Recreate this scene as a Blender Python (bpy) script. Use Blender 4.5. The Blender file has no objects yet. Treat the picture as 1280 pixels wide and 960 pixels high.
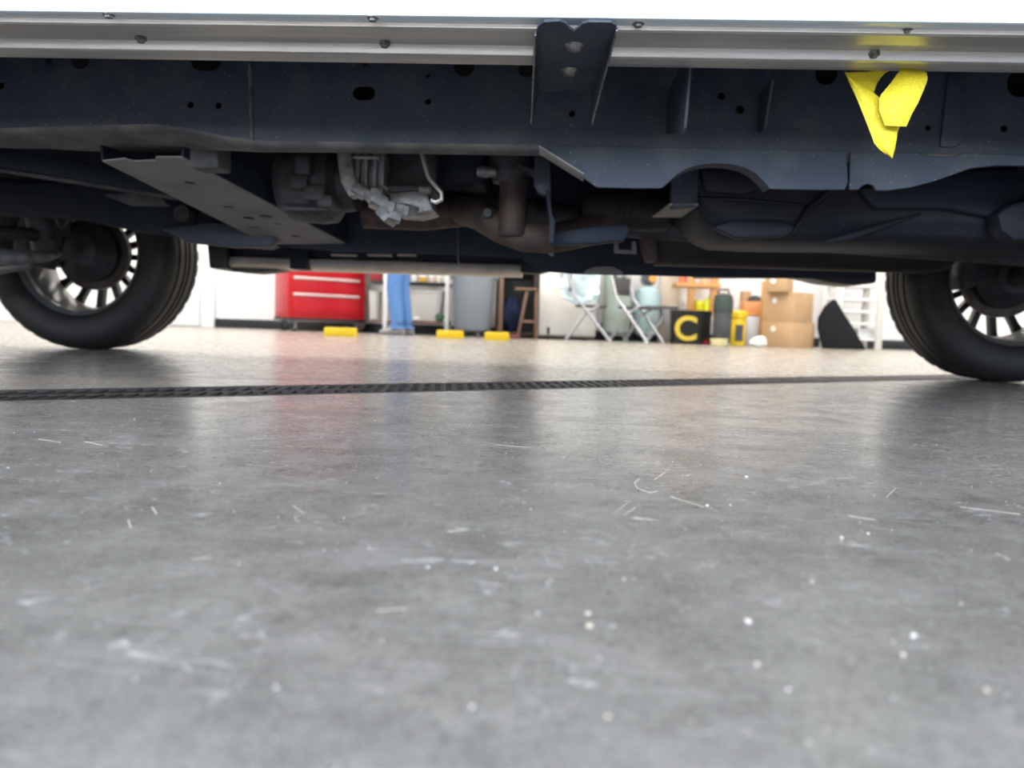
import bpy, bmesh, math, random
from mathutils import Vector, Matrix
random.seed(7)
S = bpy.context.scene
COL = S.collection
PI = math.pi

# ------------------------------------------------------------------ camera, world, lights, exposure
CH, FPX = 0.155, 961.0
PITCH = math.atan(74 / 961); ROLL = math.radians(1.86); YAW = math.radians(-2.9)
cf = Vector((0, math.cos(PITCH), -math.sin(PITCH)))
cu0 = Vector((0, math.sin(PITCH), math.cos(PITCH)))
cr0 = Vector((1, 0, 0))
cR = cr0 * math.cos(ROLL) + cu0 * math.sin(ROLL)
cU = cu0 * math.cos(ROLL) - cr0 * math.sin(ROLL)
camd = bpy.data.cameras.new('camera'); cam = bpy.data.objects.new('camera', camd); COL.objects.link(cam)
camd.sensor_width = 36.0; camd.lens = FPX / 1280 * 36.0
camd.clip_start = 0.01; camd.clip_end = 200
camd.dof.use_dof = True; camd.dof.focus_distance = 1.10; camd.dof.aperture_fstop = 4.6
M4 = Matrix.Identity(4)
for i in range(3):
    M4[i][0] = cR[i]; M4[i][1] = cU[i]; M4[i][2] = -cf[i]
M4[2][3] = CH
cam.matrix_world = M4
S.camera = cam

world = bpy.data.worlds.new('world'); S.world = world; world.use_nodes = True
wn = world.node_tree
bg = wn.nodes['Background']
sky = wn.nodes.new('ShaderNodeTexSky'); sky.sky_type = 'NISHITA'; sky.sun_disc = False
sky.sun_elevation = math.radians(48); sky.sun_rotation = math.radians(200); sky.air_density = 1.0; sky.dust_density = 2.2
wn.links.new(sky.outputs[0], bg.inputs[0])
SKY_STRENGTH = 1.12
bg.inputs[1].default_value = SKY_STRENGTH
ROOM = dict(x0=-7.5, x1=8.5, y0=-4.2, y1=9.85, h=4.4)
def portal(name, loc, rot, sx, sz):
    l = bpy.data.lights.new(name, 'AREA'); l.shape = 'RECTANGLE'; l.size = sx; l.size_y = sz
    l.cycles.is_portal = True
    o = bpy.data.objects.new(name, l); COL.objects.link(o); o.location = loc; o.rotation_euler = rot
portal('window_portal', (0.3, ROOM['y0'] - 0.05, 2.5), (PI / 2, 0, 0), 13.0, 2.6)
LIGHT_BACK, LIGHT_FRONT = 56.0, 50.0     # ceiling troffers, watts
S.view_settings.view_transform = 'Standard'; S.view_settings.look = 'None'
S.view_settings.gamma = 1.0; S.view_settings.use_curve_mapping = False
S.view_settings.exposure = 0.55

# ------------------------------------------------------------------ geometry of the view (photo pixels -> places)
def ray(px, py): return cf * FPX + cR * (px - 640) + cU * (480 - py)
def W(px, py, Y):
    v = ray(px, py); return Vector((0, 0, CH)) + v * (Y / v.y)
def G(px, py):
    v = ray(px, py); return Vector((0, 0, CH)) + v * (-CH / v.z)
def tl(v):
    c, s = math.cos(-YAW), math.sin(-YAW); return Vector((c * v.x - s * v.y, s * v.x + c * v.y, v.z))
def T(px, py, d):
    v = tl(ray(px, py)); return Vector((0, 0, CH)) + v * (d / v.y)
def Tz(px, py, z):
    v = tl(ray(px, py)); return Vector((0, 0, CH)) + v * ((z - CH) / v.z)
def BX(px, Y): return W(px, 421, Y).x
def floor_py(px): return 422 + (px - 640) * 0.0325

# ------------------------------------------------------------------ materials
MATS = {}
def mat(name, col, rough=0.5, metal=0.0, spec=0.5, noise=None, bump=None, coat=0.0, emit=None, trans=0.0, stretch=None, specks=None):
    """noise=(scale, colour2, contrast lo, hi); bump=(scale, strength)"""
    if name in MATS: return MATS[name]
    m = bpy.data.materials.new(name); m.use_nodes = True
    nt = m.node_tree; b = nt.nodes['Principled BSDF']
    c4 = (*col, 1)
    b.inputs['Base Color'].default_value = c4
    b.inputs['Roughness'].default_value = rough; b.inputs['Metallic'].default_value = metal
    b.inputs['Specular IOR Level'].default_value = spec
    b.inputs['Coat Weight'].default_value = coat
    b.inputs['Transmission Weight'].default_value = trans
    if emit:
        b.inputs['Emission Color'].default_value = (*emit[0], 1); b.inputs['Emission Strength'].default_value = emit[1]
    if noise or bump or specks:
        tc = nt.nodes.new('ShaderNodeTexCoord'); vec = tc.outputs['Object']
        if stretch:
            mp = nt.nodes.new('ShaderNodeMapping'); mp.inputs['Scale'].default_value = stretch
            nt.links.new(vec, mp.inputs[0]); vec = mp.outputs[0]
    if noise:
        n = nt.nodes.new('ShaderNodeTexNoise'); n.inputs['Scale'].default_value = noise[0]; n.inputs['Detail'].default_value = 6
        n.inputs['Roughness'].default_value = 0.65
        nt.links.new(vec, n.inputs['Vector'])
        r = nt.nodes.new('ShaderNodeMapRange'); r.inputs[1].default_value = noise[2]; r.inputs[2].default_value = noise[3]
        nt.links.new(n.outputs['Fac'], r.inputs[0])
        mx = nt.nodes.new('ShaderNodeMix'); mx.data_type = 'RGBA'
        mx.inputs[6].default_value = c4; mx.inputs[7].default_value = (*noise[1], 1)
        nt.links.new(r.outputs[0], mx.inputs[0]); nt.links.new(mx.outputs[2], b.inputs['Base Color'])
    if specks:
        n3 = nt.nodes.new('ShaderNodeTexNoise'); n3.inputs['Scale'].default_value = specks[0]; n3.inputs['Detail'].default_value = 2
        nt.links.new(vec, n3.inputs['Vector'])
        r3 = nt.nodes.new('ShaderNodeMapRange'); r3.inputs[1].default_value = specks[2]; r3.inputs[2].default_value = specks[3]
        nt.links.new(n3.outputs['Fac'], r3.inputs[0])
        m3 = nt.nodes.new('ShaderNodeMix'); m3.data_type = 'RGBA'; m3.inputs[7].default_value = (*specks[1], 1)
        nt.links.new(r3.outputs[0], m3.inputs[0]); nt.links.new(mx.outputs[2], m3.inputs[6]); nt.links.new(m3.outputs[2], b.inputs['Base Color'])
    if bump:
        n2 = nt.nodes.new('ShaderNodeTexNoise'); n2.inputs['Scale'].default_value = bump[0]; n2.inputs['Detail'].default_value = 4
        nt.links.new(vec, n2.inputs['Vector'])
        bp = nt.nodes.new('ShaderNodeBump'); bp.inputs['Strength'].default_value = bump[1]; bp.inputs['Distance'].default_value = 0.004
        nt.links.new(n2.outputs['Fac'], bp.inputs['Height']); nt.links.new(bp.outputs[0], b.inputs['Normal'])
    MATS[name] = m
    return m

def concrete_floor(name='sealed_concrete', tint=None):
    m = bpy.data.materials.new(name); m.use_nodes = True
    nt = m.node_tree; N = nt.nodes; L = nt.links; b = N['Principled BSDF']
    tc = N.new('ShaderNodeTexCoord')
    def noise(scale, detail=5, rough=0.6, sc=(1, 1, 1), rot=0.0, dist=0.0):
        mp = N.new('ShaderNodeMapping'); mp.inputs['Scale'].default_value = sc; mp.inputs['Rotation'].default_value = (0, 0, rot)
        L.new(tc.outputs['Object'], mp.inputs[0])
        n = N.new('ShaderNodeTexNoise'); n.inputs['Scale'].default_value = scale; n.inputs['Detail'].default_value = detail
        n.inputs['Roughness'].default_value = rough; n.inputs['Distortion'].default_value = dist
        L.new(mp.outputs[0], n.inputs['Vector']); return n.outputs['Fac']
    def rng(v, a, c, lo=0.0, hi=1.0):
        r = N.new('ShaderNodeMapRange'); r.inputs[1].default_value = a; r.inputs[2].default_value = c
        r.inputs[3].default_value = lo; r.inputs[4].default_value = hi; L.new(v, r.inputs[0]); return r.outputs[0]
    def mix(f, a, c):
        x = N.new('ShaderNodeMix'); x.data_type = 'RGBA'
        if isinstance(f, float): x.inputs[0].default_value = f
        else: L.new(f, x.inputs[0])
        for i, v in ((6, a), (7, c)):
            if isinstance(v, tuple): x.inputs[i].default_value = (*v, 1)
            else: L.new(v, x.inputs[i])
        return x.outputs[2]
    def math_(op, a, c):
        x = N.new('ShaderNodeMath'); x.operation = op
        for i, v in ((0, a), (1, c)):
            if isinstance(v, float): x.inputs[i].default_value = v
            else: L.new(v, x.inputs[i])
        return x.outputs[0]
    base = mix(rng(noise(2.6, 6, 0.65), 0.36, 0.64), (0.088, 0.087, 0.080), (0.172, 0.170, 0.159))
    base = mix(rng(noise(16, 8, 0.75), 0.38, 0.66), base, (0.225, 0.222, 0.208))
    fine = rng(noise(420, 3, 0.75), 0.46, 0.70)
    base = mix(math_('MULTIPLY', fine, 0.60), base, (0.38, 0.375, 0.355))
    dark = rng(noise(110, 6, 0.8), 0.50, 0.68)
    base = mix(math_('MULTIPLY', dark, 0.62), base, (0.066, 0.065, 0.061))
    # scratches: thin bands where a warped, strongly stretched noise crosses one value
    sc_sum = None
    for (scl, st, rot, w) in ((9.0, (1, 4, 1), 0.25, 0.0065), (8.0, (1, 5, 1), -0.5, 0.006), (10.0, (1.2, 4, 1), 1.15, 0.006), (12.0, (1, 3, 1), 2.3, 0.005)):
        f = noise(scl, 1.5, 0.5, st, rot, 0.35)
        a = math_('ABSOLUTE', math_('SUBTRACT', f, 0.5), 0.0)
        line = rng(a, 0.0, w, 1.0, 0.0)
        gate = rng(noise(4.0 + scl * 0.4, 4, 0.6, (1, 1, 1), rot * 2), 0.54, 0.62)
        l2 = math_('MULTIPLY', line, gate)
        sc_sum = l2 if sc_sum is None else math_('MAXIMUM', sc_sum, l2)
    haze = math_('MULTIPLY', rng(noise(5.0, 8, 0.75, (1, 1.6, 1), 0.3), 0.53, 0.72), 0.30)
    base = mix(haze, base, (0.40, 0.40, 0.40))
    base = mix(math_('MULTIPLY', sc_sum, 0.65), base, (0.62, 0.62, 0.61))
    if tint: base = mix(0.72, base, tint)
    L.new(base, b.inputs['Base Color'])
    ro = rng(noise(9, 5, 0.7), 0.3, 0.7, 0.20, 0.32)
    ro = math_('ADD', ro, math_('MULTIPLY', sc_sum, 0.25))
    L.new(ro, b.inputs['Roughness'])
    b.inputs['Specular IOR Level'].default_value = 0.5
    b.inputs['IOR'].default_value = 1.5
    bp = N.new('ShaderNodeBump'); bp.inputs['Strength'].default_value = 0.028; bp.inputs['Distance'].default_value = 0.004
    L.new(noise(40, 4, 0.6), bp.inputs['Height'])
    L.new(bp.outputs[0], b.inputs['Normal'])
    return m

FLOOR = concrete_floor()
FLOOR_FAR = concrete_floor('reflection_tinted_concrete', (0.34, 0.308, 0.262))  # warm pale tint puts grazing reflections into the far slab's colour
M_WALL = mat('painted_wall', (0.80, 0.80, 0.80), 0.7, noise=(1.5, (0.74, 0.74, 0.745), 0.3, 0.8))
M_CEIL = mat('ceiling_white', (0.72, 0.72, 0.70), 0.8)
M_BLACKTRIM = mat('black_vinyl', (0.015, 0.016, 0.018), 0.45)
M_DOORW = mat('door_white', (0.82, 0.84, 0.84), 0.35)
M_PAINT = mat('white_car_paint', (0.58, 0.66, 0.70), 0.25, coat=0.4)
M_NAVY = mat('chassis_black', (0.029, 0.041, 0.063), 0.60, noise=(11, (0.064, 0.072, 0.085), 0.45, 0.78), bump=(90, 0.12), spec=.4, specks=(190, (0.26, 0.26, 0.26), 0.71, 0.755))
M_NAVY2 = mat('chassis_black_smooth', (0.012, 0.019, 0.034), 0.62, noise=(6, (0.023, 0.030, 0.043), 0.45, 0.8), spec=.3)
M_DUST = mat('dusty_steel', (0.155, 0.150, 0.150), 0.8, noise=(12, (0.062, 0.066, 0.076), 0.36, 0.64), bump=(120, 0.2))
M_WELD = mat('weld_bead', (0.13, 0.13, 0.135), 0.7, noise=(60, (0.06, 0.065, 0.075), 0.4, 0.6))
M_DUSTP = mat('dusty_plate', (0.25, 0.238, 0.238), 0.7, noise=(10, (0.175, 0.168, 0.172), 0.35, 0.7))
M_PIT = mat('underbody_black', (0.004, 0.0045, 0.007), 0.8)
M_ALU = mat('mill_aluminium', (0.62, 0.605, 0.585), 0.38, metal=0.72, noise=(5, (0.46, 0.445, 0.425), 0.3, 0.75), stretch=(1.0, 14, 14), bump=(60, 0.06))
M_STEEL = mat('bare_steel', (0.30, 0.30, 0.30), 0.5, metal=0.6, noise=(60, (0.10, 0.095, 0.09), 0.42, 0.62), bump=(120, 0.3))
M_CAST = mat('cast_aluminium', (0.36, 0.365, 0.375), 0.5, metal=0.4, noise=(22, (0.12, 0.12, 0.126), 0.38, 0.68), bump=(70, 0.4))
M_CASTD = mat('dull_casting', (0.080, 0.083, 0.092), 0.6, metal=0.3, noise=(18, (0.030, 0.031, 0.036), 0.38, 0.68), bump=(60, 0.4))
M_RUST = mat('rusted_pipe', (0.095, 0.062, 0.050), 0.65, metal=0.2, noise=(16, (0.036, 0.028, 0.028), 0.36, 0.66))
M_EXH = mat('exhaust_brown', (0.040, 0.031, 0.030), 0.60, metal=0.2, noise=(8, (0.020, 0.018, 0.021), 0.36, 0.7), spec=.3)
M_PLAST = mat('tank_plastic', (0.012, 0.017, 0.028), 0.62, noise=(7, (0.024, 0.025, 0.030), 0.4, 0.75), spec=.28, specks=(150, (0.20, 0.20, 0.20), 0.73, 0.77))
M_BAR = mat('step_bar_metal', (0.56, 0.52, 0.48), 0.45, metal=0.4, noise=(9, (0.40, 0.36, 0.32), 0.35, 0.7))
M_TIRE = mat('tire_rubber', (0.011, 0.011, 0.012), 0.6, noise=(40, (0.019, 0.018, 0.018), 0.4, 0.75))
M_RIM = mat('rim_black', (0.018, 0.019, 0.022), 0.4, metal=0.3)
M_LIP = mat('rim_lip', (0.24, 0.245, 0.25), 0.4, metal=0.6)
M_DISC = mat('brake_disc', (0.06, 0.055, 0.052), 0.5, metal=0.6, noise=(30, (0.05, 0.03, 0.022), 0.4, 0.7))
M_GLASSD = mat('tinted_glass', (0.01, 0.012, 0.014), 0.05)
M_TAPE = mat('yellow_film', (0.70, 0.56, 0.008), 0.6, noise=(220, (0.78, 0.68, 0.05), 0.42, 0.62), bump=(260, 0.5))
M_GRATE = mat('cast_iron_grate', (0.028, 0.027, 0.027), 0.55, metal=0.2, noise=(30, (0.055, 0.05, 0.046), 0.4, 0.7))
M_TRENCH = mat('trench_dark', (0.012, 0.012, 0.012), 0.8)
M_DEBRIS = mat('pale_grit', (0.75, 0.74, 0.71), 0.6, noise=(30, (0.62, 0.55, 0.42), 0.45, 0.6))
M_RED = mat('red_enamel', (0.50, 0.008, 0.018), 0.3)
M_REDTRIM = mat('satin_trim', (0.72, 0.60, 0.58), 0.35, metal=0.4)
M_BLK = mat('black_plastic', (0.014, 0.015, 0.017), 0.5)
M_DGREY = mat('dark_grey_plastic', (0.06, 0.062, 0.07), 0.5)
M_CHROME = mat('chrome', (0.50, 0.51, 0.54), 0.35, metal=0.6)
M_BEIGE = mat('beige_vinyl', (0.42, 0.36, 0.30), 0.6)
M_WHITE = mat('white_plastic', (0.78, 0.78, 0.76), 0.4)
M_WMETAL = mat('white_powder_coat', (0.80, 0.80, 0.79), 0.4)
M_BINW = mat('milky_bin', (0.60, 0.59, 0.56), 0.45)
M_JEANS = mat('blue_denim', (0.075, 0.190, 0.46), 0.85, noise=(60, (0.12, 0.26, 0.56), 0.35, 0.7), bump=(120, 0.3))
M_SHIRT = mat('grey_shirt', (0.18, 0.19, 0.20), 0.85)
M_SKIN = mat('skin', (0.52, 0.32, 0.23), 0.55)
M_HAIR = mat('brown_hair', (0.05, 0.03, 0.02), 0.6)
M_SHOE = mat('grey_suede', (0.30, 0.30, 0.31), 0.8)
M_GBIN = mat('grey_bin_plastic', (0.215, 0.245, 0.280), 0.5)
M_YEL = mat('safety_yellow', (0.80, 0.56, 0.012), 0.4)
M_DWOOD = mat('dark_wood', (0.030, 0.017, 0.012), 0.5, noise=(5, (0.05, 0.026, 0.018), 0.35, 0.7), stretch=(8, 8, 1))
M_BWOOD = mat('brown_wood', (0.13, 0.070, 0.042), 0.5, noise=(5, (0.18, 0.10, 0.06), 0.35, 0.7), stretch=(8, 8, 1))
M_MAROON = mat('maroon_cloth', (0.12, 0.008, 0.022), 0.8)
M_BLUEBAG = mat('navy_cloth', (0.012, 0.022, 0.075), 0.8)
M_FRIDGE = mat('fridge_enamel', (0.76, 0.75, 0.71), 0.35)
M_FILM = mat('pale_blue_film', (0.62, 0.76, 0.80), 0.35, bump=(25, 0.5))
M_MINT = mat('mint_enamel', (0.46, 0.56, 0.50), 0.4)
M_AQUA = mat('aqua_enamel', (0.40, 0.55, 0.57), 0.4)
M_ORANGE = mat('orange_plastic', (0.75, 0.34, 0.06), 0.5)
M_PINE = mat('pine_board', (0.62, 0.33, 0.12), 0.55, noise=(6, (0.52, 0.25, 0.08), 0.35, 0.7), stretch=(1, 8, 8))
M_BOARD = mat('pale_board', (0.64, 0.56, 0.46), 0.6)
M_LIME = mat('lime_plastic', (0.62, 0.66, 0.03), 0.4)
M_KRAFT = mat('kraft_cardboard', (0.52, 0.34, 0.185), 0.75, noise=(7, (0.47, 0.30, 0.16), 0.35, 0.7))
M_TAPEW = mat('white_label', (0.80, 0.78, 0.74), 0.5)
M_GREEN = mat('green_plastic', (0.02, 0.24, 0.06), 0.45)
M_DGREEN = mat('dark_green_drum', (0.035, 0.055, 0.048), 0.5)
M_CREAMY = mat('cream_plastic', (0.72, 0.66, 0.34), 0.5)

# ------------------------------------------------------------------ mesh helpers
class MB:
    def __init__(s): s.v = []; s.f = []
    def add(s, vs, fs):
        o = len(s.v); s.v += [tuple(v) for v in vs]; s.f += [tuple(i + o for i in f) for f in fs]; return s
    def box(s, x0, x1, y0, y1, z0, z1):
        return s.add([(x0, y0, z0), (x1, y0, z0), (x1, y1, z0), (x0, y1, z0), (x0, y0, z1), (x1, y0, z1), (x1, y1, z1), (x0, y1, z1)],
                     [(0, 3, 2, 1), (4, 5, 6, 7), (0, 1, 5, 4), (1, 2, 6, 5), (2, 3, 7, 6), (3, 0, 4, 7)])
    def hexa(s, p):   # eight corners: bottom loop, top loop
        return s.add(p, [(0, 3, 2, 1), (4, 5, 6, 7), (0, 1, 5, 4), (1, 2, 6, 5), (2, 3, 7, 6), (3, 0, 4, 7)])
    def rings(s, rings, closed=True, cap=True):
        n = len(rings[0]); vs = [p for r in rings for p in r]; fs = []
        for i in range(len(rings) - 1):
            for j in range(n if closed else n - 1):
                k = (j + 1) % n
                fs.append((i * n + j, i * n + k, (i + 1) * n + k, (i + 1) * n + j))
        if cap and closed:
            fs.append(tuple(range(n))[::-1]); fs.append(tuple((len(rings) - 1) * n + j for j in range(n)))
        return s.add(vs, fs)
    def tube(s, pts, r, n=10, flat=1.0, cap=True):
        pts = [Vector(p) for p in pts]; R = []
        rr = r if isinstance(r, (list, tuple)) else [r] * len(pts)
        up = None
        for i, p in enumerate(pts):
            t = (pts[min(i + 1, len(pts) - 1)] - pts[max(i - 1, 0)]).normalized()
            if up is None: up = Vector((0, 0, 1)) if abs(t.z) < 0.9 else Vector((0, 1, 0))
            a = t.cross(up).normalized(); b = a.cross(t).normalized(); up = b
            R.append([p + a * math.cos(2 * PI * j / n) * rr[i] + b * math.sin(2 * PI * j / n) * rr[i] * flat for j in range(n)])
        return s.rings(R, True, cap)
    def lathe(s, prof, axis='z', c=(0, 0, 0), n=32, cap=True, mod=None):
        R = []
        for i, (r, h) in enumerate(prof):
            ring = []
            for j in range(n):
                a = 2 * PI * j / n; q = r + (mod(i, j) if mod else 0)
                u, v = q * math.cos(a), q * math.sin(a)
                p = {'z': (u, v, h), 'y': (u, h, v), 'x': (h, u, v)}[axis]
                ring.append((p[0] + c[0], p[1] + c[1], p[2] + c[2]))
            R.append(ring)
        return s.rings(R, True, cap)
    def prism(s, poly, a0, a1, plane='xz'):
        f = {'xz': lambda u, v, w: (u, w, v), 'yz': lambda u, v, w: (w, u, v), 'xy': lambda u, v, w: (u, v, w)}[plane]
        return s.rings([[f(u, v, a0) for u, v in poly], [f(u, v, a1) for u, v in poly]], True, True)
    def bar(s, a, b, w, h):   # rectangular bar between two points
        a, b = Vector(a), Vector(b); t = (b - a).normalized()
        up = Vector((0, 0, 1)) if abs(t.z) < 0.9 else Vector((0, 1, 0))
        x = t.cross(up).normalized() * w / 2; y = x.cross(t).normalized() * h / 2
        return s.rings([[p - x - y, p + x - y, p + x + y, p - x + y] for p in (a, b)], True, True)
    def build(s, name, m, parent=None, bevel=0, smooth=True, seg=2, solid=0):
        me = bpy.data.meshes.new(name); me.from_pydata(s.v, [], s.f)
        return finish(name, me, m, parent, bevel, smooth, seg, solid)
def finish(name, me, m, parent=None, bevel=0, smooth=True, seg=2, solid=0):
    bm = bmesh.new(); bm.from_mesh(me)
    bmesh.ops.remove_doubles(bm, verts=bm.verts, dist=1e-6)
    if solid: bmesh.ops.solidify(bm, geom=bm.faces[:], thickness=solid)
    bmesh.ops.recalc_face_normals(bm, faces=bm.faces)
    if bevel:
        es = [e for e in bm.edges if len(e.link_faces) == 2 and e.calc_face_angle(0) > 0.5]
        bmesh.ops.bevel(bm, geom=es, offset=bevel, segments=seg, profile=0.5, affect='EDGES', clamp_overlap=True)
    bm.to_mesh(me); bm.free()
    if smooth:
        me.shade_smooth(); me.set_sharp_from_angle(angle=0.6)
    me.materials.append(m)
    o = bpy.data.objects.new(name, me); COL.objects.link(o)
    if parent: o.parent = parent
    return o
def plate(outer, holes, thick, mapf):
    """flat plate with real holes; mapf(u, v, w) places it"""
    cu = bpy.data.curves.new('tmp', 'CURVE'); cu.dimensions = '2D'; cu.fill_mode = 'BOTH'; cu.extrude = thick / 2
    for loop in [outer] + holes:
        sp = cu.splines.new('POLY'); sp.points.add(len(loop) - 1); sp.use_cyclic_u = True
        for p, q in zip(sp.points, loop): p.co = (q[0], q[1], 0, 1)
    ob = bpy.data.objects.new('tmp', cu); COL.objects.link(ob)
    dg = bpy.context.evaluated_depsgraph_get()
    me = bpy.data.meshes.new_from_object(ob.evaluated_get(dg))
    bpy.data.objects.remove(ob); bpy.data.curves.remove(cu)
    me.materials.clear()
    for v in me.vertices: v.co = mapf(*v.co)
    return me
def circ(cx, cy, r, n=14, ry=None):
    ry = ry or r
    return [(cx + r * math.cos(2 * PI * i / n), cy + ry * math.sin(2 * PI * i / n)) for i in range(n)]
def slot(cx, cy, rx, ry, n=8):
    k = rx - ry
    return [(cx + k + ry * math.cos(-PI / 2 + PI * i / n), cy + ry * math.sin(-PI / 2 + PI * i / n)) for i in range(n + 1)] + \
           [(cx - k + ry * math.cos(PI / 2 + PI * i / n), cy + ry * math.sin(PI / 2 + PI * i / n)) for i in range(n + 1)]
def tag(o, label=None, cat=None, group=None, kind=None):
    if label: o['label'] = label
    if cat: o['category'] = cat
    if group: o['group'] = group
    if kind: o['kind'] = kind
    return o
def thing(name, label, cat, loc=(0, 0, 0), rz=0, group=None):
    o = bpy.data.objects.new(name, None); COL.objects.link(o); o.empty_display_size = 0.1
    o.location = loc; o.rotation_euler = (0, 0, rz)
    return tag(o, label, cat, group)
def group_empty(name, parent, loc=(0, 0, 0)):
    o = bpy.data.objects.new(name, None); COL.objects.link(o); o.parent = parent; o.location = loc; o.empty_display_size = 0.05
    return o
def copy_tree(o, parent=None):
    c = o.copy(); COL.objects.link(c); c.parent = parent
    for ch in list(o.children): copy_tree(ch, c)
    return c
def struct(o): o['kind'] = 'structure'; return o

# ================================================================== the room
x0, x1, y0, y1, HH = ROOM['x0'], ROOM['x1'], ROOM['y0'], ROOM['y1'], ROOM['h']
DA = Vector((-0.909, 1.359)); DB = Vector((1.587, 3.015))
du = (DB - DA).normalized(); dv = Vector((-du.y, du.x)); D0 = Vector((0, 1.962)); DW = 0.21
DU0, DU1 = -3.2, 4.6
def clip(poly, n, c):      # keep points with n.p <= c
    out = []
    for i in range(len(poly)):
        a, b = poly[i], poly[(i + 1) % len(poly)]
        da, db = n.dot(a) - c, n.dot(b) - c
        if da <= 0: out.append(a)
        if da * db < 0: out.append(a + (b - a) * (da / (da - db)))
    return out
rect = [Vector(p) for p in ((x0, y0), (x1, y0), (x1, y1), (x0, y1))]
cv, cu_ = dv.dot(D0), du.dot(D0)
fl = MB()
def addpoly(p): fl.add([(q.x, q.y, 0) for q in p], [tuple(range(len(p)))])
addpoly(clip(rect, -dv, -(cv + DW / 2))); addpoly(clip(rect, dv, cv - DW / 2))
strip = clip(clip(rect, dv, cv + DW / 2), -dv, -(cv - DW / 2))
addpoly(clip(strip, du, cu_ + DU0)); addpoly(clip(strip, -du, -(cu_ + DU1)))
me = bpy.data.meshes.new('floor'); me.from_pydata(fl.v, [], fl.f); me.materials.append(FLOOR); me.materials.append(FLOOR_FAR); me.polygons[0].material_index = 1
floor = bpy.data.objects.new('floor', me); COL.objects.link(floor); struct(floor)

dr = thing('trench_drain', 'long dark slotted drain grate crossing the concrete floor under the vehicle', 'drain', (D0.x, D0.y, 0), math.atan2(du.y, du.x))
ch = MB(); w2 = DW / 2
ch.add([(DU0, -w2, 0), (DU1, -w2, 0), (DU1, -w2, -.09), (DU0, -w2, -.09), (DU0, w2, 0), (DU1, w2, 0), (DU1, w2, -.09), (DU0, w2, -.09)],
       [(0, 1, 2, 3), (4, 7, 6, 5), (3, 2, 6, 7), (0, 3, 7, 4), (1, 5, 6, 2)])
ch.build('channel', M_TRENCH, dr, smooth=False)
for sgn in (-1, 1):
    MB().box(DU0, DU1, sgn * w2 - (.009 if sgn > 0 else 0), sgn * w2 + (.009 if sgn < 0 else 0), -.03, .001).build('edge_rail', M_GRATE, dr)
nsec = 16; seclen = (DU1 - DU0) / nsec; nb = 16
sb = MB(); sb.box(-.006, .006, -w2 + .009, w2 - .009, -.022, .0005)
bar0 = None; gm = MB()
gm.box(.002, seclen - .002, -w2 + .0095, -w2 + .021, -.022, .0004); gm.box(.002, seclen - .002, w2 - .021, w2 - .0095, -.022, .0004); gm.box(.002, seclen - .002, -.006, .006, -.022, .0002)
g0 = None
for i in range(nsec):
    if g0 is None: g = g0 = gm.build('grate', M_GRATE, dr)
    else: g = g0.copy(); COL.objects.link(g); g.parent = dr
    g.location = (DU0 + i * seclen, 0, 0)
    for k in range(nb):
        if bar0 is None: b = bar0 = sb.build('grate_bar', M_GRATE, g, bevel=.002, seg=1)
        else: b = bar0.copy(); COL.objects.link(b); b.parent = g
        b.location = ((k + .5) * seclen / nb, 0, 0); b.rotation_euler = (0, 0, -.5)

def wallbox(name, a): return struct(MB().box(*a).build(name, M_WALL, smooth=False))
wallbox('wall_far', (x0 - .2, x1 + .2, y1, y1 + .2, 0, HH))
wallbox('wall_left', (x0 - .2, x0, y0, y1, 0, HH))
wallbox('wall_right', (x1, x1 + .2, y0, y1, 0, HH))
WX0, WX1, WZ0, WZ1 = -6.2, 6.8, 1.2, 3.8
wn_ = MB(); wn_.box(x0 - .2, WX0, y0 - .2, y0, 0, HH); wn_.box(WX1, x1 + .2, y0 - .2, y0, 0, HH); wn_.box(WX0, WX1, y0 - .2, y0, WZ1, HH); wn_.box(WX0, WX1, y0 - .2, y0, 0, WZ0)
struct(wn_.build('wall_near', M_WALL, smooth=False))
wf = MB()
for k in range(6): wf.box(WX0 + k * (WX1 - WX0) / 5 - .03, WX0 + k * (WX1 - WX0) / 5 + .03, y0 - .13, y0 - .07, WZ0, WZ1)
for z_ in (WZ0 + .03, WZ1 - .03): wf.box(WX0, WX1, y0 - .13, y0 - .07, z_ - .03, z_ + .03)
struct(wf.build('added_window', M_WMETAL, smooth=False))  # added unseen window band, set high to keep low daylight off the rails
struct(MB().box(x0 - .2, x1 + .2, y0 - .2, y1 + .2, HH, HH + .15).build('ceiling', M_CEIL, smooth=False))
struct(MB().box(-30, 30, -30, y0, -.12, -.004).build('ground_outside', mat('apron_concrete', (0.46, 0.46, 0.44), 0.8, noise=(1, (0.40, 0.40, 0.39), 0.35, 0.7)), smooth=False))
# partition with a white door at the left
PY = y1 - .01
px_j0, px_j1 = BX(252, PY), BX(269, PY)
dd = struct(MB().box(px_j0 - .98, px_j0 - .015, PY - .03, PY - .002, .012, 2.05).build('door_1', M_DOORW, bevel=.004))
MB().tube([(px_j0 - .10, PY - .03, .98), (px_j0 - .10, PY - .085, .98), (px_j0 - .22, PY - .085, .98)], .011, 10).build('door_handle', M_CHROME, dd)
tr = MB(); tr.box(px_j0, px_j1, PY - .045, PY, 0, 2.13); tr.box(px_j0 - 1.12, px_j0 - .985, PY - .045, PY, 0, 2.13); tr.box(px_j0 - 1.12, px_j1, PY - .045, PY, 2.065, 2.19)
struct(tr.build('trim_1', M_DOORW, bevel=.004))
struct(MB().box(px_j1 - .02, x1, y1 - .015, y1, 0, .115).build('baseboard_far', M_BLACKTRIM, bevel=.003))
struct(MB().box(x1 - .015, x1, y0, y1 - .015, 0, .115).build('baseboard_right', M_BLACKTRIM, bevel=.003))

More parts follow.
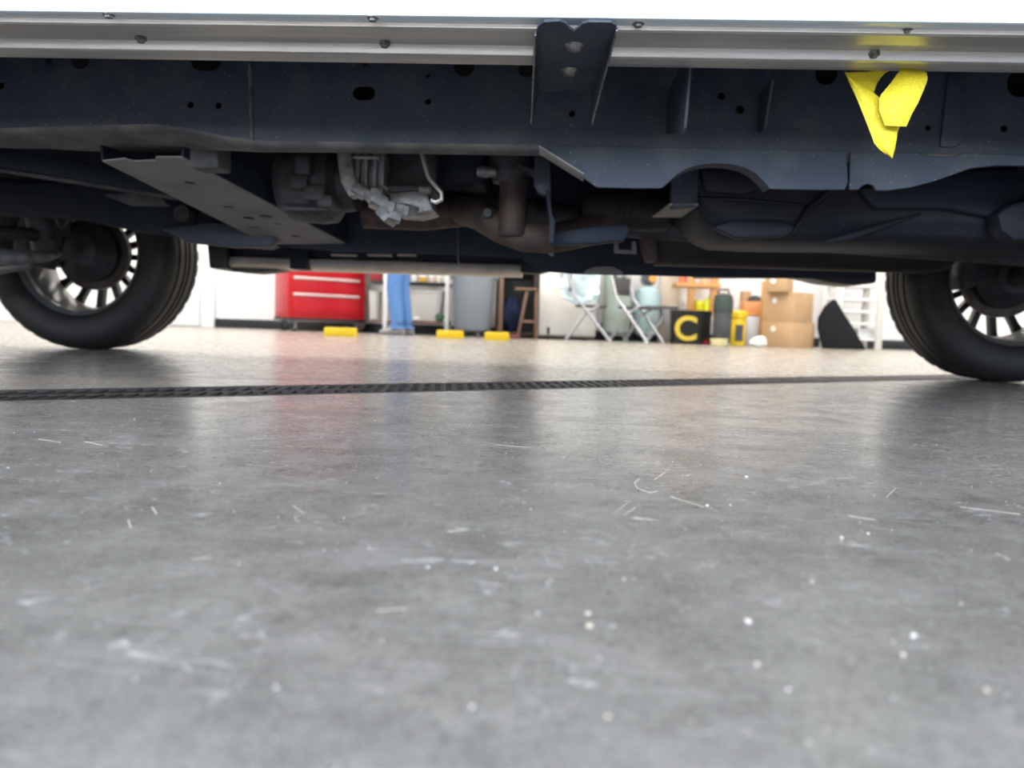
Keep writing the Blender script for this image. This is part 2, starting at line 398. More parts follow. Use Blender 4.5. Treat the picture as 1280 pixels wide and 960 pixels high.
# ceiling troffers (each with its own light)
def troffer(x, y, watts, warm, label):
    t = thing('ceiling_light', label, 'light', (x, y, HH), 0, 'ceiling troffers')
    MB().box(-.62, .62, -.32, .32, -.07, 0).build('housing', M_WMETAL, t, bevel=.004)
    MB().box(-.57, .57, -.27, .27, -.082, -.0705).build('diffuser', mat('lit_diffuser_%d' % int(warm * 100), (.9, .9, .9), .5, emit=((1, warm, warm * warm), 3.0)), t)
    l = bpy.data.lights.new('troffer_lamp', 'AREA'); l.shape = 'RECTANGLE'; l.size = 1.1; l.size_y = .5; l.energy = watts; l.color = (1, warm, warm * warm)
    o = bpy.data.objects.new('troffer_lamp', l); COL.objects.link(o); o.parent = t; o.location = (0, 0, -.09)
for r_, yy in enumerate((5.2, 7.9)):
    for c_, xx in enumerate((-5.2, -2.6, 0.2, 2.8, 5.6)):
        troffer(xx, yy, LIGHT_BACK, .93, 'flat ceiling light panel, %s row, %s' % (('middle', 'back wall')[r_], ('far left', 'left of centre', 'centre', 'right of centre', 'far right')[c_]))
for c_, xx in enumerate((-4.4, 0.2, 4.8)):
    troffer(xx, -1.6, LIGHT_FRONT, 1.0, 'flat ceiling light panel near the added window band, %s' % ('left', 'centre', 'right')[c_])

# ================================================================== the vehicle (built along its own axes: x = length, y = across, front on the left)
TR = thing('pickup_truck', 'white pickup truck seen from floor level with its dark chassis exposed', 'vehicle')
def zb(m, *a, **k): return m
SZ = 0.634
DN, DF = 1.25, 3.28        # outer faces of the body
FWX, RWX, WZ = -1.885, 1.690, 0.3922
# ---- body shell
def body_outline():
    pts = [(-2.78, .62), (-2.30, .62)]
    pts += [(FWX + .47 * math.cos(a), WZ + .47 * math.sin(a)) for a in [PI - .53 - i * (PI - 1.06) / 14 for i in range(15)]]
    pts += [(-1.40, SZ + .004), (1.20, SZ + .004)]
    pts += [(RWX + .47 * math.cos(a), WZ + .47 * math.sin(a)) for a in [PI - .55 - i * (PI - 1.1) / 14 for i in range(15)]]
    pts += [(2.75, .66), (2.80, 1.28), (1.18, 1.30), (1.05, 1.86), (0.2, 1.92), (-.45, 1.88), (-1.15, 1.32), (-2.5, 1.24), (-2.80, 1.10)]
    return pts
bo = body_outline()
wins = [[(-.92, 1.36), (-.42, 1.80), (-.02, 1.83), (-.02, 1.36)], [(.06, 1.36), (.06, 1.83), (.92, 1.79), (1.0, 1.36)]]
for sgn, dd_ in ((-1, DN), (1, DF)):
    dc = dd_ + (.02 if sgn < 0 else -.02)
    me = plate(bo, wins, .04, lambda u, v, w: (u, dc + w, v))
    side = finish('body_side', me, M_PAINT, TR, bevel=.004, seg=2)
    for wq in wins: MB().prism(wq, dc - .006, dc + .006).build('side_window', M_GLASSD, side, smooth=False)
    for xh in (-.28, .72): MB().bar((xh - .09, dd_ - .02 * (-sgn) * -1, 1.16), (xh + .09, dd_ + .02 * sgn, 1.16), .03, .03).build('door_handle', M_PAINT, side, bevel=.008)
sk = MB(); top = bo[2 + 15 + 2 + 15:]
sk.rings([[(u, DN + .03, v) for u, v in top], [(u, DF - .03, v) for u, v in top]], closed=False, cap=False)
sk.build('body_top', M_PAINT, TR, solid=.01)
MB().box(-2.79, -2.74, DN + .03, DF - .03, .64, 1.12).build('grille', M_BLK, TR, bevel=.01)
MB().box(-2.92, -2.78, DN + .02, DF - .02, .55, .78).build('front_bumper', M_CHROME, TR, bevel=.03)
MB().box(2.80, 2.93, DN + .05, DF - .05, .58, .76).build('rear_bumper', M_CHROME, TR, bevel=.02)
MB().box(2.72, 2.76, DN + .04, DF - .04, .72, 1.27).build('tailgate', M_PAINT, TR, bevel=.01)
MB().box(-2.70, 2.70, DN + .045, DF - .045, .80, .83).build('floor_pan', M_PIT, TR)
# sill box above the running board, and the far one
MB().box(-1.38, 1.18, DN + .041, DN + .20, .645, .80).build('sill', M_NAVY2, TR, bevel=.006)
MB().box(-1.38, 1.18, DF - .20, DF - .041, .60, .80).build('sill', M_NAVY2, TR, bevel=.006)
# wheel-house liners
for cx in (FWX, RWX):
    for (a, b) in ((DN + .045, DN + .50), (DF - .58, DF - .045)):
        L_ = MB(); R_ = []
        for i in range(15):
            t = PI * (.09 + .82 * i / 14); R_.append([(cx + .465 * math.cos(t), a, WZ + .465 * math.sin(t)), (cx + .465 * math.cos(t), b, WZ + .465 * math.sin(t))])
        L_.rings(R_, closed=False, cap=False)
        L_.build('wheel_liner', M_PIT, TR, solid=.006)

# ---- wheels
def make_wheel():
    w = group_empty('wheel', TR)
    # axis y; +y is the outer face
    R, hw = .392, .150
    prof = [(.252, -.118), (.262, -.132), (.285, -.143), (.320, -.150), (.350, -.147), (.368, -.136), (.378, -.122), (.386, -.108), (.390, -.092),
            (.391, -.074), (.380, -.072), (.380, -.060), (.3915, -.058), (.392, -.024), (.380, -.022), (.380, -.010), (.392, -.008)]
    prof = prof + [(r, -h) for r, h in reversed(prof)]
    NP = len(prof)
    def mod(i, j):
        k = min(i, NP - 1 - i)
        if k in (6, 7, 8): return -.004 if j % 4 == 0 else 0.0
        if k in (4, 5): return -.0015 if j % 8 in (0, 1) else 0.0
        if k == 3: return 0.002 if j % 16 < 8 else 0
        return 0.0
    MB().lathe(prof, 'y', n=160, cap=False, mod=mod).build('tire', M_TIRE, w)
    rim = MB().lathe([(.238, -.105), (.250, -.118), (.262, -.128), (.266, -.124), (.258, -.112), (.242, -.098), (.232, -.06), (.222, .0), (.228, .07), (.244, .112), (.262, .126), (.266, .130),
                      (.268, .120), (.255, .104), (.236, .07), (.230, .0), (.236, -.06), (.238, -.105)], 'y', n=64, cap=False)
    rim.build('rim_barrel', M_LIP, w)
    ns = 15
    sp = MB()
    for k in range(1):
        rings = []
        for r, hw_, y_, th in ((.075, .014, .085, .022), (.15, .012, .098, .02), (.21, .013, .104, .018), (.245, .020, .106, .016)):
            rings.append([(r, y_ - th, -hw_), (r, y_ - th, hw_), (r, y_ + th, hw_ * .8), (r, y_ + th, -hw_ * .8)])
        sp.rings(rings)
    s0 = sp.build('spoke', M_RIM, w, bevel=.003)
    for k in range(1, ns):
        c = s0.copy(); COL.objects.link(c); c.parent = w; c.rotation_euler = (0, 2 * PI * k / ns, 0)
    MB().lathe([(.0, .062), (.088, .062), (.092, .10), (.06, .116), (.035, .122), (0.0, .122)][1:-1], 'y', n=32).build('hub', M_RIM, w)
    MB().lathe([(.06, -.012), (.150, -.012), (.150, .014), (.06, .014)], 'y', n=48).build('brake_disc', M_DISC, w)
    MB().lathe([(.03, -.11), (.065, -.10), (.085, -.07), (.115, -.035), (.115, -.025), (.03, -.02)], 'y', n=32).build('dust_shield', M_CASTD, w)
    ca = MB(); rr = []
    for i in range(7):
        t = PI * (.72 + .42 * i / 6); rr.append([(q * math.cos(t), y_, q * math.sin(t)) for q, y_ in ((.09, -.06), (.175, -.06), (.175, .04), (.09, .04))])
    ca.rings(rr); ca.build('brake_caliper', M_CASTD, w, bevel=.006)
    return w
wh = make_wheel(); wh.location = (FWX, 3.085, WZ)
wh.rotation_euler = (0, .06, 0)
for x_, y_, rz_ in ((RWX, 3.03, 0), (FWX, 1.475, PI), (RWX, 1.475, PI)):
    c = copy_tree(wh, TR); c.location = (x_, y_, WZ); c.rotation_euler = (0, .14, rz_)

# ---- near running board: an aluminium extrusion seen from below
prof = [(1.262, .660), (1.262, .6395), (1.279, .6380), (1.2805, .6325), (1.286, .6305), (1.289, .6325), (1.3235, .6295), (1.3245, .6320), (1.330, .6370), (1.374, .6385),
        (1.379, .6330), (1.3815, .6250), (1.386, .6225), (1.390, .6225), (1.3915, .6245), (1.412, .6220), (1.414, .6240), (1.414, .6255), (1.437, .6262), (1.440, .6285), (1.440, .660)]
rb = MB().prism(prof, -1.46, 1.26, 'yz').build('running_board', M_ALU, TR)
rb['label'] = 'silver ribbed aluminium extrusion under the white sill'
for px_, py_ in ((176, 48), (466, 21), (481, 54), (136, 17), (798, 28), (1133, 36), (1092, 67)):
    zs = .6385 if py_ < 40 else .6335
    q = Tz(px_, py_ + 1.5, zs)
    h = MB().lathe([(.0085, .006), (.0085, -.003), (.0072, -.0062), (.003, -.0075)], 'z', n=6)
    h.lathe([(.0115, .008), (.0115, -.001), (.010, -.002)], 'z', n=16)
    o = h.build('screw', M_STEEL, rb); o.location = (q.x, q.y, zs); o.scale = (.85, .85, .85)
# ---- loose U bracket bolted under it
zb_ = .6190
def bx_(px, py): q = Tz(px, py, zb_); return (q.x, q.y)
out = [bx_(*p) for p in ((669, 62), (670, 40), (673, 31), (680, 26), (700, 25), (708, 28), (712, 34), (717, 37.5), (723, 34), (728, 28), (736, 26), (764, 26.5), (770, 30), (771, 38))]
xr0, xl0 = out[-1][0], out[0][0]
out += [(Tz(741, 112, zb_).x, Tz(741, 112, zb_).y), (Tz(730, 114.5, zb_).x, Tz(730, 114.5, zb_).y), (Tz(712, 111, zb_).x, Tz(712, 111, zb_).y), (Tz(690, 114, zb_).x, Tz(690, 114, zb_).y), (Tz(672, 113, zb_).x, Tz(672, 113, zb_).y)]
bk = finish('step_bracket', plate(out, [], .004, lambda u, v, w: (u, v, zb_ + w)), M_NAVY, TR)
bk['label'] = 'dark steel U-shaped bracket with two bolts'
for side_, pa, pb, pc in (('r', (771, 34), (741, 112), (740, 156)), ('l', (670, 40), (672, 113), (664, 155))):
    a = Tz(*pa, zb_); b = Tz(*pb, zb_); cD = b.y + .004; c = T(*pc, cD)
    fl_ = [(a.y, zb_ + .002), (b.y, zb_ + .002), (cD + .004, zb_ - .01), (c.y, c.z + .006), (c.y - .006, c.z), (c.y - .016, c.z + .004), (a.y + .10, zb_ - .024), (a.y + .02, zb_ - .010), (a.y, zb_ - .004)]
    xa, xb = a.x, (b.x if side_ == 'r' else b.x)
    F_ = MB(); r1, r2 = [], []
    for dd_, zz in fl_:
        t = (dd_ - a.y) / (b.y - a.y); xx = xa + (xb - xa) * t
        lean = (c.x - b.x) * (zb_ - zz) / max(.001, zb_ - c.z)
        r1.append((xx + lean - .002, dd_, zz)); r2.append((xx + lean + .002, dd_, zz))
    F_.rings([r1, r2]); F_.build('flange', M_NAVY, bk, bevel=.0008, seg=1)
    ed = MB(); pts = []
    for dd_, zz in fl_[4:]:
        t = (dd_ - a.y) / (b.y - a.y); xx = xa + (xb - xa) * t + (c.x - b.x) * (zb_ - zz) / max(.001, zb_ - c.z); pts.append((xx, dd_, zz - .0006))
    ed.tube(pts, .0016, 6); ed.build('edge_highlight', M_STEEL, bk)  # pale steel strip stands in for the highlight along the flange edge
for px_, py_ in ((718, 55), (712, 86)):
    q = Tz(px_, py_, zb_)
    o = MB().lathe([(.0165, .004), (.0165, -.003), (.0135, -.006), (.0105, -.0105), (.006, -.012), (.002, -.0122)], 'z', n=20).build('bolt', M_STEEL, bk)
    o.location = (q.x, q.y, zb_)

# ---- near frame rail
RD = 1.72
def P2(px, py, d=RD): q = T(px, py, d); return (q.x, q.z)
base_px = [(-170, 167), (-60, 163), (0, 160), (60, 158), (130, 156), (195, 155), (235, 160), (280, 170), (330, 176), (430, 177), (560, 179), (672, 181), (760, 184), (900, 187), (1060, 190), (1200, 193), (1300, 196), (1420, 199)]
rail_out = [P2(*p) for p in base_px]
xl, xr = rail_out[0][0] - .75, rail_out[-1][0] + .75
rail_out = [(xl, rail_out[0][1] + .06)] + rail_out + [(xr, rail_out[-1][1] + .06), (xr, .735), (xl, .735)]
pm = RD / 961 * 1.02
holes = []
for (px_, py_, r) in ((238, 131, 4.2), (273, 132, 4.2), (535, 94.5, 2.8), (535, 127, 3.8), (100, 74, 12), (61, 77, 4.5), (1, 107, 4.5), (715, 142, 4), (902, 120, 4.5), (925, 137, 5.2),
                      (1033, 92, 13), (1160, 160, 3.6), (1255, 161, 4.2), (1276, 104, 16), (580, 82, 13), (456, 79, 4), (658, 86, 10), (1320, 140, 5), (-60, 120, 5)):
    c = P2(px_, py_); holes.append(circ(c[0], c[1], r * pm))
c = P2(455, 116.5); holes.append(slot(c[0], c[1], 13.7 * pm, 8.4 * pm))
c = P2(257, 76); holes.append(slot(c[0], c[1], 19 * pm, 12 * pm))
rail = finish('frame_rail', plate(rail_out, holes, .005, lambda u, v, w: (u, RD + .0025 + w, v)), M_NAVY, TR)
rail['label'] = 'near frame rail with punched holes'
# rounded lower corner and dusty underside of the rail
inner = [(183, 0), (183, 0), (185, 0), (186, 0), (190, 0), (191, 0), (190, 0), (188, 0), (190.5, 0), (191, 0), (193, 0), (195, 0), (197, 0), (200, 0), (203, 0), (206, 0), (209, 0), (212, 0)]
R_ = []
for (px_, py_), (iy, _) in zip(base_px, inner):
    a = T(px_, py_, RD); b = Tz(px_, iy, a.z - .012)
    bd = min(b.y, 1.93); b = T(px_, iy, bd)
    R_.append([(a.x, RD, a.z + .002), (a.x, RD + .004, a.z - .004), (a.x, RD + .013, a.z - .009), (a.x, RD + .026, a.z - .011), (a.x + (b.x - a.x) * .5, (RD + bd) / 2 + .01, (a.z - .011 + b.z) / 2), (b.x, bd, b.z), (b.x, bd + .004, b.z + .03)])
R_ = [[(xl, y_, z_ + .06) for _, y_, z_ in R_[0]]] + R_ + [[(xr, y_, z_ + .06) for _, y_, z_ in R_[-1]]]
MB().rings(R_, closed=False, cap=False).build('rail_underside', M_DUST, rail, solid=.003)
MB().box(xl, xr, RD + .13, RD + .135, .59, .735).build('rail_back', M_PIT, rail)
# weld bead and a seam step
a, b = T(312, 74, RD - .002), T(315, 176, RD - .002)
MB().tube([a + (b - a) * t + Vector((random.uniform(-.0012, .0012), 0, 0)) for t in [i / 16 for i in range(17)]], [.0034 + .0016 * random.random() for _ in range(17)], 8).build('weld_bead', M_WELD, rail)
a, b = T(1207, 92, RD), T(1204, 178, RD)
MB().prism([(a.x, a.z), (b.x, b.z), (b.x - .022, b.z - .012), (b.x - .05, b.z - .012), (b.x - .9 * .05, a.z)], RD - .007, RD).build('rail_joint', M_NAVY, rail, bevel=.004)
q0, q1 = T(240, 189, 1.90), T(277, 212, 1.90)
MB().box(q0.x, q1.x, 1.88, 1.96, q1.z, q0.z + .03).build('mount_block', M_DUST, rail, bevel=.006)
# lower reinforcement plates with the arched cut-out
LD = 1.712
def poly_px(pp, d): return [P2(p[0], p[1], d) for p in pp]
pl1 = [(676, 181), (760, 183), (900, 186), (1058, 189), (1060, 228), (1056, 237), (1020, 237), (962, 236), (956, 228), (945, 217), (930, 209), (912, 205), (893, 204), (874, 206), (858, 211), (845, 219), (834, 229), (827, 235), (790, 235), (746, 234), (700, 202)]
o = finish('rail_gusset', plate(poly_px(pl1, LD), [], .008, lambda u, v, w: (u, LD + .004 + w, v)), M_NAVY, TR, bevel=.0025, seg=1)
pl2 = [(1063, 190), (1150, 190.5), (1165, 196), (1190, 196), (1205, 191), (1290, 194), (1440, 199), (1440, 212), (1280, 207), (1245, 207), (1215, 210), (1195, 217), (1170, 226), (1140, 234), (1110, 238), (1095, 238), (1092, 232), (1085, 229.5), (1078, 232), (1074, 237), (1062, 237)]
o = finish('rail_gusset', plate(poly_px(pl2, LD), [], .008, lambda u, v, w: (u, LD + .004 + w, v)), M_NAVY, TR, bevel=.0025, seg=1)
a, b = T(676, 184, 1.70), T(730, 219, 1.70)
MB().hexa([(a.x - .004, 1.695, a.z), (b.x, 1.695, b.z), (b.x, 1.735, b.z - .008), (a.x - .004, 1.735, a.z - .008), (a.x - .004, 1.695, a.z + .004), (b.x, 1.695, b.z + .004), (b.x, 1.735, b.z - .004), (a.x - .004, 1.735, a.z - .004)]).build('gusset_lip', M_DUSTP, TR, bevel=.001)
# arch inner wall (the rolled edge behind the cut-out)
ap = [(962, 236), (956, 228), (945, 217), (930, 209), (912, 205), (893, 204), (874, 206), (858, 211), (845, 219), (834, 229)]
MB().rings([[(P2(*p, LD)[0], LD + .005, P2(*p, LD)[1]) for p in ap], [(P2(*p, LD)[0], LD + .05, P2(*p, LD)[1]) for p in ap]], closed=False, cap=False).build('arch_lip', M_NAVY, TR, solid=.003)
# body mount tabs standing off the rail
def tab(pxa, pxb, top_y, bot_a, bot_b, db):
    a = T(pxa, bot_a, RD); b = T(pxb, bot_b, db)
    q = [(RD, a.z), (db + .03, b.z), (db + .008, b.z + .006), (db, b.z + .03), (db - .03, .668), (RD, .668)]
    MB().prism(q, a.x - .003, a.x + .003, 'yz').build('body_mount', M_NAVY, TR, bevel=.0012, seg=1)
tab(834, 862, 87, 167, 163, 1.47)
tab(948, 957, 90, 166, 162, 1.655)
# ---- front cross plate with holes, running down to the far side
NL, NR_, FR, FL_ = T(128, 201, 1.86), T(228, 196, 1.86), T(432, 304, 2.60), T(335, 305, 2.60)
def bil(u, v, w):
    p = NL * (1 - u) * (1 - v) + NR_ * u * (1 - v) + FR * u * v + FL_ * (1 - u) * v
    return (p.x, p.y, p.z + w)
hs = [circ(.52, .22, .07, 12, .018), circ(.42, .48, .07, 12, .016), circ(.40, .62, .08, 12, .022), circ(.66, .60, .09, 12, .020), circ(.63, .70, .06, 12, .015), circ(.25, .74, .08, 12, .018), circ(.55, .88, .07, 12, .02)]
outl = [(0, 0), (.3, -.01), (.36, .015), (.62, .015), (.7, -.01), (1, 0), (1, .25), (1, .5), (1, .75), (1, 1), (0, 1), (0, .75), (0, .5), (0, .25)]
cm = finish('crossmember', plate(outl, hs, .004, bil), M_DUSTP, TR)
for (A, B, dx, dz) in ((NR_, FR, .004, .060), (NL, FL_, -.004, .045)):
    MB().hexa([(A.x - .003, A.y, A.z), (A.x + .003, A.y, A.z), (B.x + .003, B.y, B.z), (B.x - .003, B.y, B.z), (A.x - .003 + dx, A.y, A.z + dz), (A.x + .003 + dx, A.y, A.z + dz), (B.x + .003 + dx, B.y, B.z + dz), (B.x - .003 + dx, B.y, B.z + dz)]).build('flange', M_NAVY2, cm)
# front longitudinal beam with its lip, lower arm plates
a, b = T(-130, 178, 1.98), T(225, 238, 2.30)
fb = MB().bar(a, b, .10, .055).build('front_beam', M_NAVY2, TR, bevel=.008)
a, b = T(-130, 193, 1.95), T(215, 246, 2.27)
MB().bar(a, b, .03, .006).build('beam_lip', M_DUST, fb, bevel=.001)
q = [T(128, 243, 2.40), T(195, 240, 2.40), T(210, 257, 2.40), T(160, 256, 2.40)]
MB().prism([(p.x, p.z) for p in q], 2.40, 2.43).build('bump_stop', M_DUST, fb, bevel=.004)
fs = [(-120, 225), (100, 228), (215, 238), (300, 262), (345, 300), (330, 309), (245, 303), (195, 291), (160, 287), (80, 270), (-120, 262)]
MB().prism(poly_px(fs, 2.55), 2.55, 2.66).build('front_subframe', M_NAVY2, TR, bevel=.01)
fs2 = [(200, 286), (262, 278), (318, 283), (345, 297), (338, 308), (290, 309), (235, 303)]
o = MB().prism(poly_px(fs2, 2.50), 2.50, 2.55).build('arm_mount', M_NAVY, TR, bevel=.008)
MB().lathe([(.026, -.03), (.03, 0), (.026, .03)], 'y', n=20).build('bushing', M_CASTD, o).location = (T(232, 268, 2.5).x, 2.5, T(232, 268, 2.5).z)
# lower control arm and knuckle at the front wheel
arm = MB()
arm.tube([T(-150, 305, 2.55), T(-60, 315, 2.62), T(20, 322, 2.72), T(58, 321, 2.80), T(70, 318, 2.86)], [.05, .055, .05, .036, .022], 14, flat=.55)
arm.tube([T(-150, 345, 2.62), T(-40, 340, 2.70), T(40, 330, 2.79)], [.04, .042, .034], 12, flat=.6)
arm.build('control_arm', M_CAST, TR)
kn = MB(); kn.tube([T(0, 225, 2.80), T(45, 262, 2.86), T(60, 300, 2.89), T(55, 335, 2.89)], [.035, .05, .06, .04], 14); kn.tube([T(-90, 285, 2.55), T(70, 295, 2.90)], .026, 12)
kn.build('steering_knuckle', M_CASTD, TR)
MB().tube([T(95, 215, 2.6), T(92, 270, 2.75), T(70, 300, 2.85)], .008, 8).build('brake_hose', M_BLK, TR)
# rear axle, differential and springs
ax = MB(); ax.tube([(RWX, 1.62, WZ), (RWX, 2.92, WZ)], .042, 16); ax.lathe([(.03, -.16), (.10, -.12), (.145, -.03), (.145, .03), (.10, .12), (.03, .16)], 'x', c=(RWX, 2.25, WZ), n=24)
ax.build('rear_axle', M_CASTD, TR)
for d_ in (1.86, 2.66):
    MB().tube([(RWX - .62, d_, .56), (RWX - .3, d_, .50), (RWX, d_, .455), (RWX + .35, d_, .50), (RWX + .66, d_, .60)], .028, 8, flat=.9).build('leaf_spring', M_CASTD, TR)
# ---- far frame rail
FD = 2.62
fr_px = [(-260, 175), (-100, 195), (60, 235), (180, 272), (240, 295), (290, 304), (400, 312), (420, 315), (560, 318), (650, 322), (676, 339), (720, 343), (790, 344), (860, 346), (1000, 348), (1088, 349), (1096, 335), (1120, 318), (1200, 305), (1300, 292), (1420, 285)]
fo = poly_px(fr_px, FD) ; fo = [(fo[0][0] - .4, fo[0][1])] + fo + [(fo[-1][0] + .5, fo[-1][1]), (fo[-1][0] + .5, .74), (fo[0][0] - .4, .74)]
fr = finish('frame_rail', plate(fo, [], .005, lambda u, v, w: (u, FD + w, v)), M_NAVY2, TR)
fr['label'] = 'far frame rail'
a, b = T(572, 268, FD - .004), T(573, 333, FD - .004)
MB().tube([a, b], .003, 6).build('seam', M_DUST, fr)
MB().prism(poly_px([(728, 342), (733, 337), (745, 333), (765, 333), (774, 337), (780, 342)], FD - .02), FD - .035, FD + .02).build('rail_bump', M_DUSTP, fr, bevel=.005)
MB().box(T(300, 300, 2.75).x, T(1080, 300, 2.75).x, 2.72, 2.78, .44, .72).build('body_crossbar', M_PIT, TR)
q = [(700, 338), (860, 342), (880, 335), (960, 333), (985, 344), (860, 345)]
MB().prism(poly_px([(868, 343), (905, 331), (975, 330), (990, 343), (985, 347), (870, 347)], 2.66), 2.63, 2.72).build('spring_hanger', M_DUSTP, TR, bevel=.006)
# ---- far running board lowered on its hinge arm
rbf = MB()
a, b = T(288, 327, 3.10), T(652, 330, 3.10)
rbf = MB().prism([(3.04, a.z - .020), (3.06, a.z - .027), (3.22, a.z - .024), (3.235, a.z), (3.22, a.z + .022), (3.05, a.z + .022), (3.03, a.z + .014), (3.028, a.z - .008)], a.x, b.x, 'yz').build('running_board', M_BAR, TR, bevel=.003)
rbf['label'] = 'far running board, dull silver bar'
MB().prism(poly_px([(273, 292), (655, 300), (655, 332), (273, 327)], 3.08), 3.06, 3.12).build('step_housing', M_NAVY2, rbf, bevel=.004)
c = T(378, 326, 3.05)
h = MB(); h.box(c.x - .035, c.x + .035, 3.00, 3.10, c.z - .036, c.z + .045); h.bar((c.x, 3.05, c.z + .03), (c.x - .02, 2.80, c.z + .16), .05, .02)
h.build('hinge_arm', M_NAVY2, rbf, bevel=.005)
for u0, u1 in ((415, 447), (460, 490), (497, 520)):
    q0, q1 = T(u0, 319, 3.02), T(u1, 320, 3.02)
    MB().box(q0.x, q1.x, 3.01, 3.03, q0.z - .004, q0.z + .004).build('bar_highlight', M_BAR, rbf)  # pale pieces stand in for thin highlights above the bar
e = T(280, 322, 3.06)
MB().hexa([(e.x - .035, 3.0, e.z - .048), (e.x + .03, 3.0, e.z - .048), (e.x + .03, 3.22, e.z - .048), (e.x - .035, 3.22, e.z - .048), (e.x - .045, 3.0, e.z + .06), (e.x + .04, 3.0, e.z + .06), (e.x + .04, 3.22, e.z + .06), (e.x - .045, 3.22, e.z + .06)]).build('end_cap', M_BLK, rbf, bevel=.008)
MB().prism(poly_px([(292, 328), (372, 328), (352, 339), (322, 342), (296, 340)], 3.1), 3.06, 3.18).build('step_pad', M_DUST, rbf, bevel=.006)
e = T(663, 330, 3.10)
MB().prism(poly_px([(650, 318), (690, 318), (700, 335), (672, 342), (650, 340)], 3.05), 3.05, 3.15).build('end_cap', M_NAVY2, rbf, bevel=.006)
MB().prism(poly_px([(905, 318), (1094, 316), (1094, 354), (1065, 357), (1030, 353), (1005, 347), (985, 344)], 3.02), 3.0, 3.16).build('mud_guard', M_BLK, TR, bevel=.012)

# ---- transmission and transfer case
tm = group_empty('transmission', TR)
c = T(400, 232, 2.18)
MB().lathe([(.03, -.14), (.085, -.13), (.115, -.09), (.12, -.01), (.115, .03), (.085, .05), (.08, .09)], 'x', c=(0, 0, 0), n=28).build('bell_housing', M_CASTD, tm).location = (c.x + .0, 2.24, c.z + .02)
for k in range(7):
    t = k / 6 * PI - PI * .9
    MB().box(c.x - .10 + k * .012, c.x + .035, 2.14 + .004 * k, 2.16 + .004 * k, c.z - .075 + k * .02, c.z - .066 + k * .02).build('rib', M_CASTD, tm, bevel=.002)
for px_, py_, w_, h_, d_ in ((377, 205, 10, 12, 2.08), (392, 240, 14, 10, 2.1), (372, 226, 12, 10, 2.1), (405, 250, 10, 8, 2.1)):
    q = T(px_, py_, d_); s = d_ / 961
    MB().box(q.x - w_ * s, q.x + w_ * s, d_, d_ + .10, q.z - h_ * s, q.z + h_ * s).build('boss', M_CASTD, tm, bevel=.008)
def blk(name, p0, p1, d0, d1, m, bev=.005):
    a, b = T(p0[0], p0[1], d0), T(p1[0], p1[1], d0)
    return MB().box(min(a.x, b.x), max(a.x, b.x), d0, d1, min(a.z, b.z), max(a.z, b.z)).build(name, m, tm, bevel=bev)
MB().prism(poly_px([(420, 188), (438, 188), (442, 215), (450, 243), (436, 246), (425, 225)], 2.05), 2.05, 2.10).build('housing_flange', M_CAST, tm, bevel=.004)
blk('case', (440, 188), (480, 232), 2.09, 2.2, M_CAST)
for xx in (444, 455, 466): blk('rib', (xx, 190), (xx + 4, 234), 2.065, 2.10, M_CAST, .003)
blk('rib', (440, 194), (474, 199), 2.06, 2.1, M_CAST, .003)
blk('rib', (442, 232), (478, 240), 2.05, 2.1, M_CAST, .003)
for i, (px_, py_, r) in enumerate(((449, 237, 8), (462, 245, 8), (474, 250, 9), (486, 258, 9), (470, 240, 6), (480, 268, 8), (494, 270, 7), (505, 262, 8))):
    q = T(px_, py_, 2.04)
    k_ = r * .0021
    o = MB().box(-k_ * 1.15, k_ * 1.15, -.012, .06, -k_ * .8, k_ * .8).build('bolt_boss', M_CAST, tm, bevel=.004)
    o.location = (q.x, 2.04, q.z); o.rotation_euler = (.15 * math.sin(i * 2.1), .5 + .3 * math.sin(i * 1.7), .25 * math.cos(i * 3.1))
blk('case', (478, 186), (545, 240), 2.16, 2.3, M_CASTD)
blk('case', (545, 180), (606, 232), 2.24, 2.4, M_NAVY2, .02)
MB().prism(poly_px([(485, 240), (532, 236), (541, 262), (520, 268), (492, 266)], 2.08), 2.08, 2.22).build('oil_pan', M_CAST, tm, bevel=.006)
MB().prism(poly_px([(484, 232), (540, 230), (541, 236), (484, 240)], 2.06), 2.06, 2.22).build('pan_rail', M_CASTD, tm, bevel=.003)
MB().tube([T(525, 180, 2.03), T(531, 205, 2.03), T(536, 222, 2.03), T(545, 233, 2.03), T(552, 241, 2.03), T(552, 249, 2.03), T(545, 253, 2.03), T(539, 250, 2.03)], .0062, 10).build('breather_line', M_ALU, tm)
MB().lathe([(.008, -.016), (.012, -.012), (.012, .012), (.008, .016)], 'x', n=14).build('fitting', M_CAST, tm).location = tuple(T(531, 237, 2.04))
tm['label'] = 'grey cast transmission housings'

# ---- exhaust
ex = group_empty('exhaust', TR)
ex['label'] = 'brown heat-stained exhaust pipes and mufflers'
q = T(640, 240, 2.08); s = 2.08 / 961
MB().lathe([(17 * s, 52 * s), (25 * s, 46 * s), (26 * s, 26 * s), (22 * s, 20 * s), (20 * s, 14 * s)], 'z', n=28).build('catalyst_cone', M_CASTD, ex).location = (q.x - .012, q.y + .04, q.z)
MB().lathe([(19 * s, 18 * s), (18 * s, 14 * s), (18 * s, -44 * s), (19 * s, -48 * s), (17 * s, -52 * s)], 'z', n=28).build('down_pipe', M_RUST, ex).location = (q.x + .002, q.y + .04, q.z)
a = T(662, 214, 2.06)
MB().bar((a.x - .03, 2.06, a.z + .012), (a.x + .025, 2.06, a.z - .012), .05, .012).build('heat_flange', M_CASTD, ex, bevel=.003)
a = T(606, 215, 2.05)
MB().lathe([(.012, -.02), (.016, 0), (.012, .03)], 'x', n=12).build('oxygen_sensor', M_CAST, ex).location = a
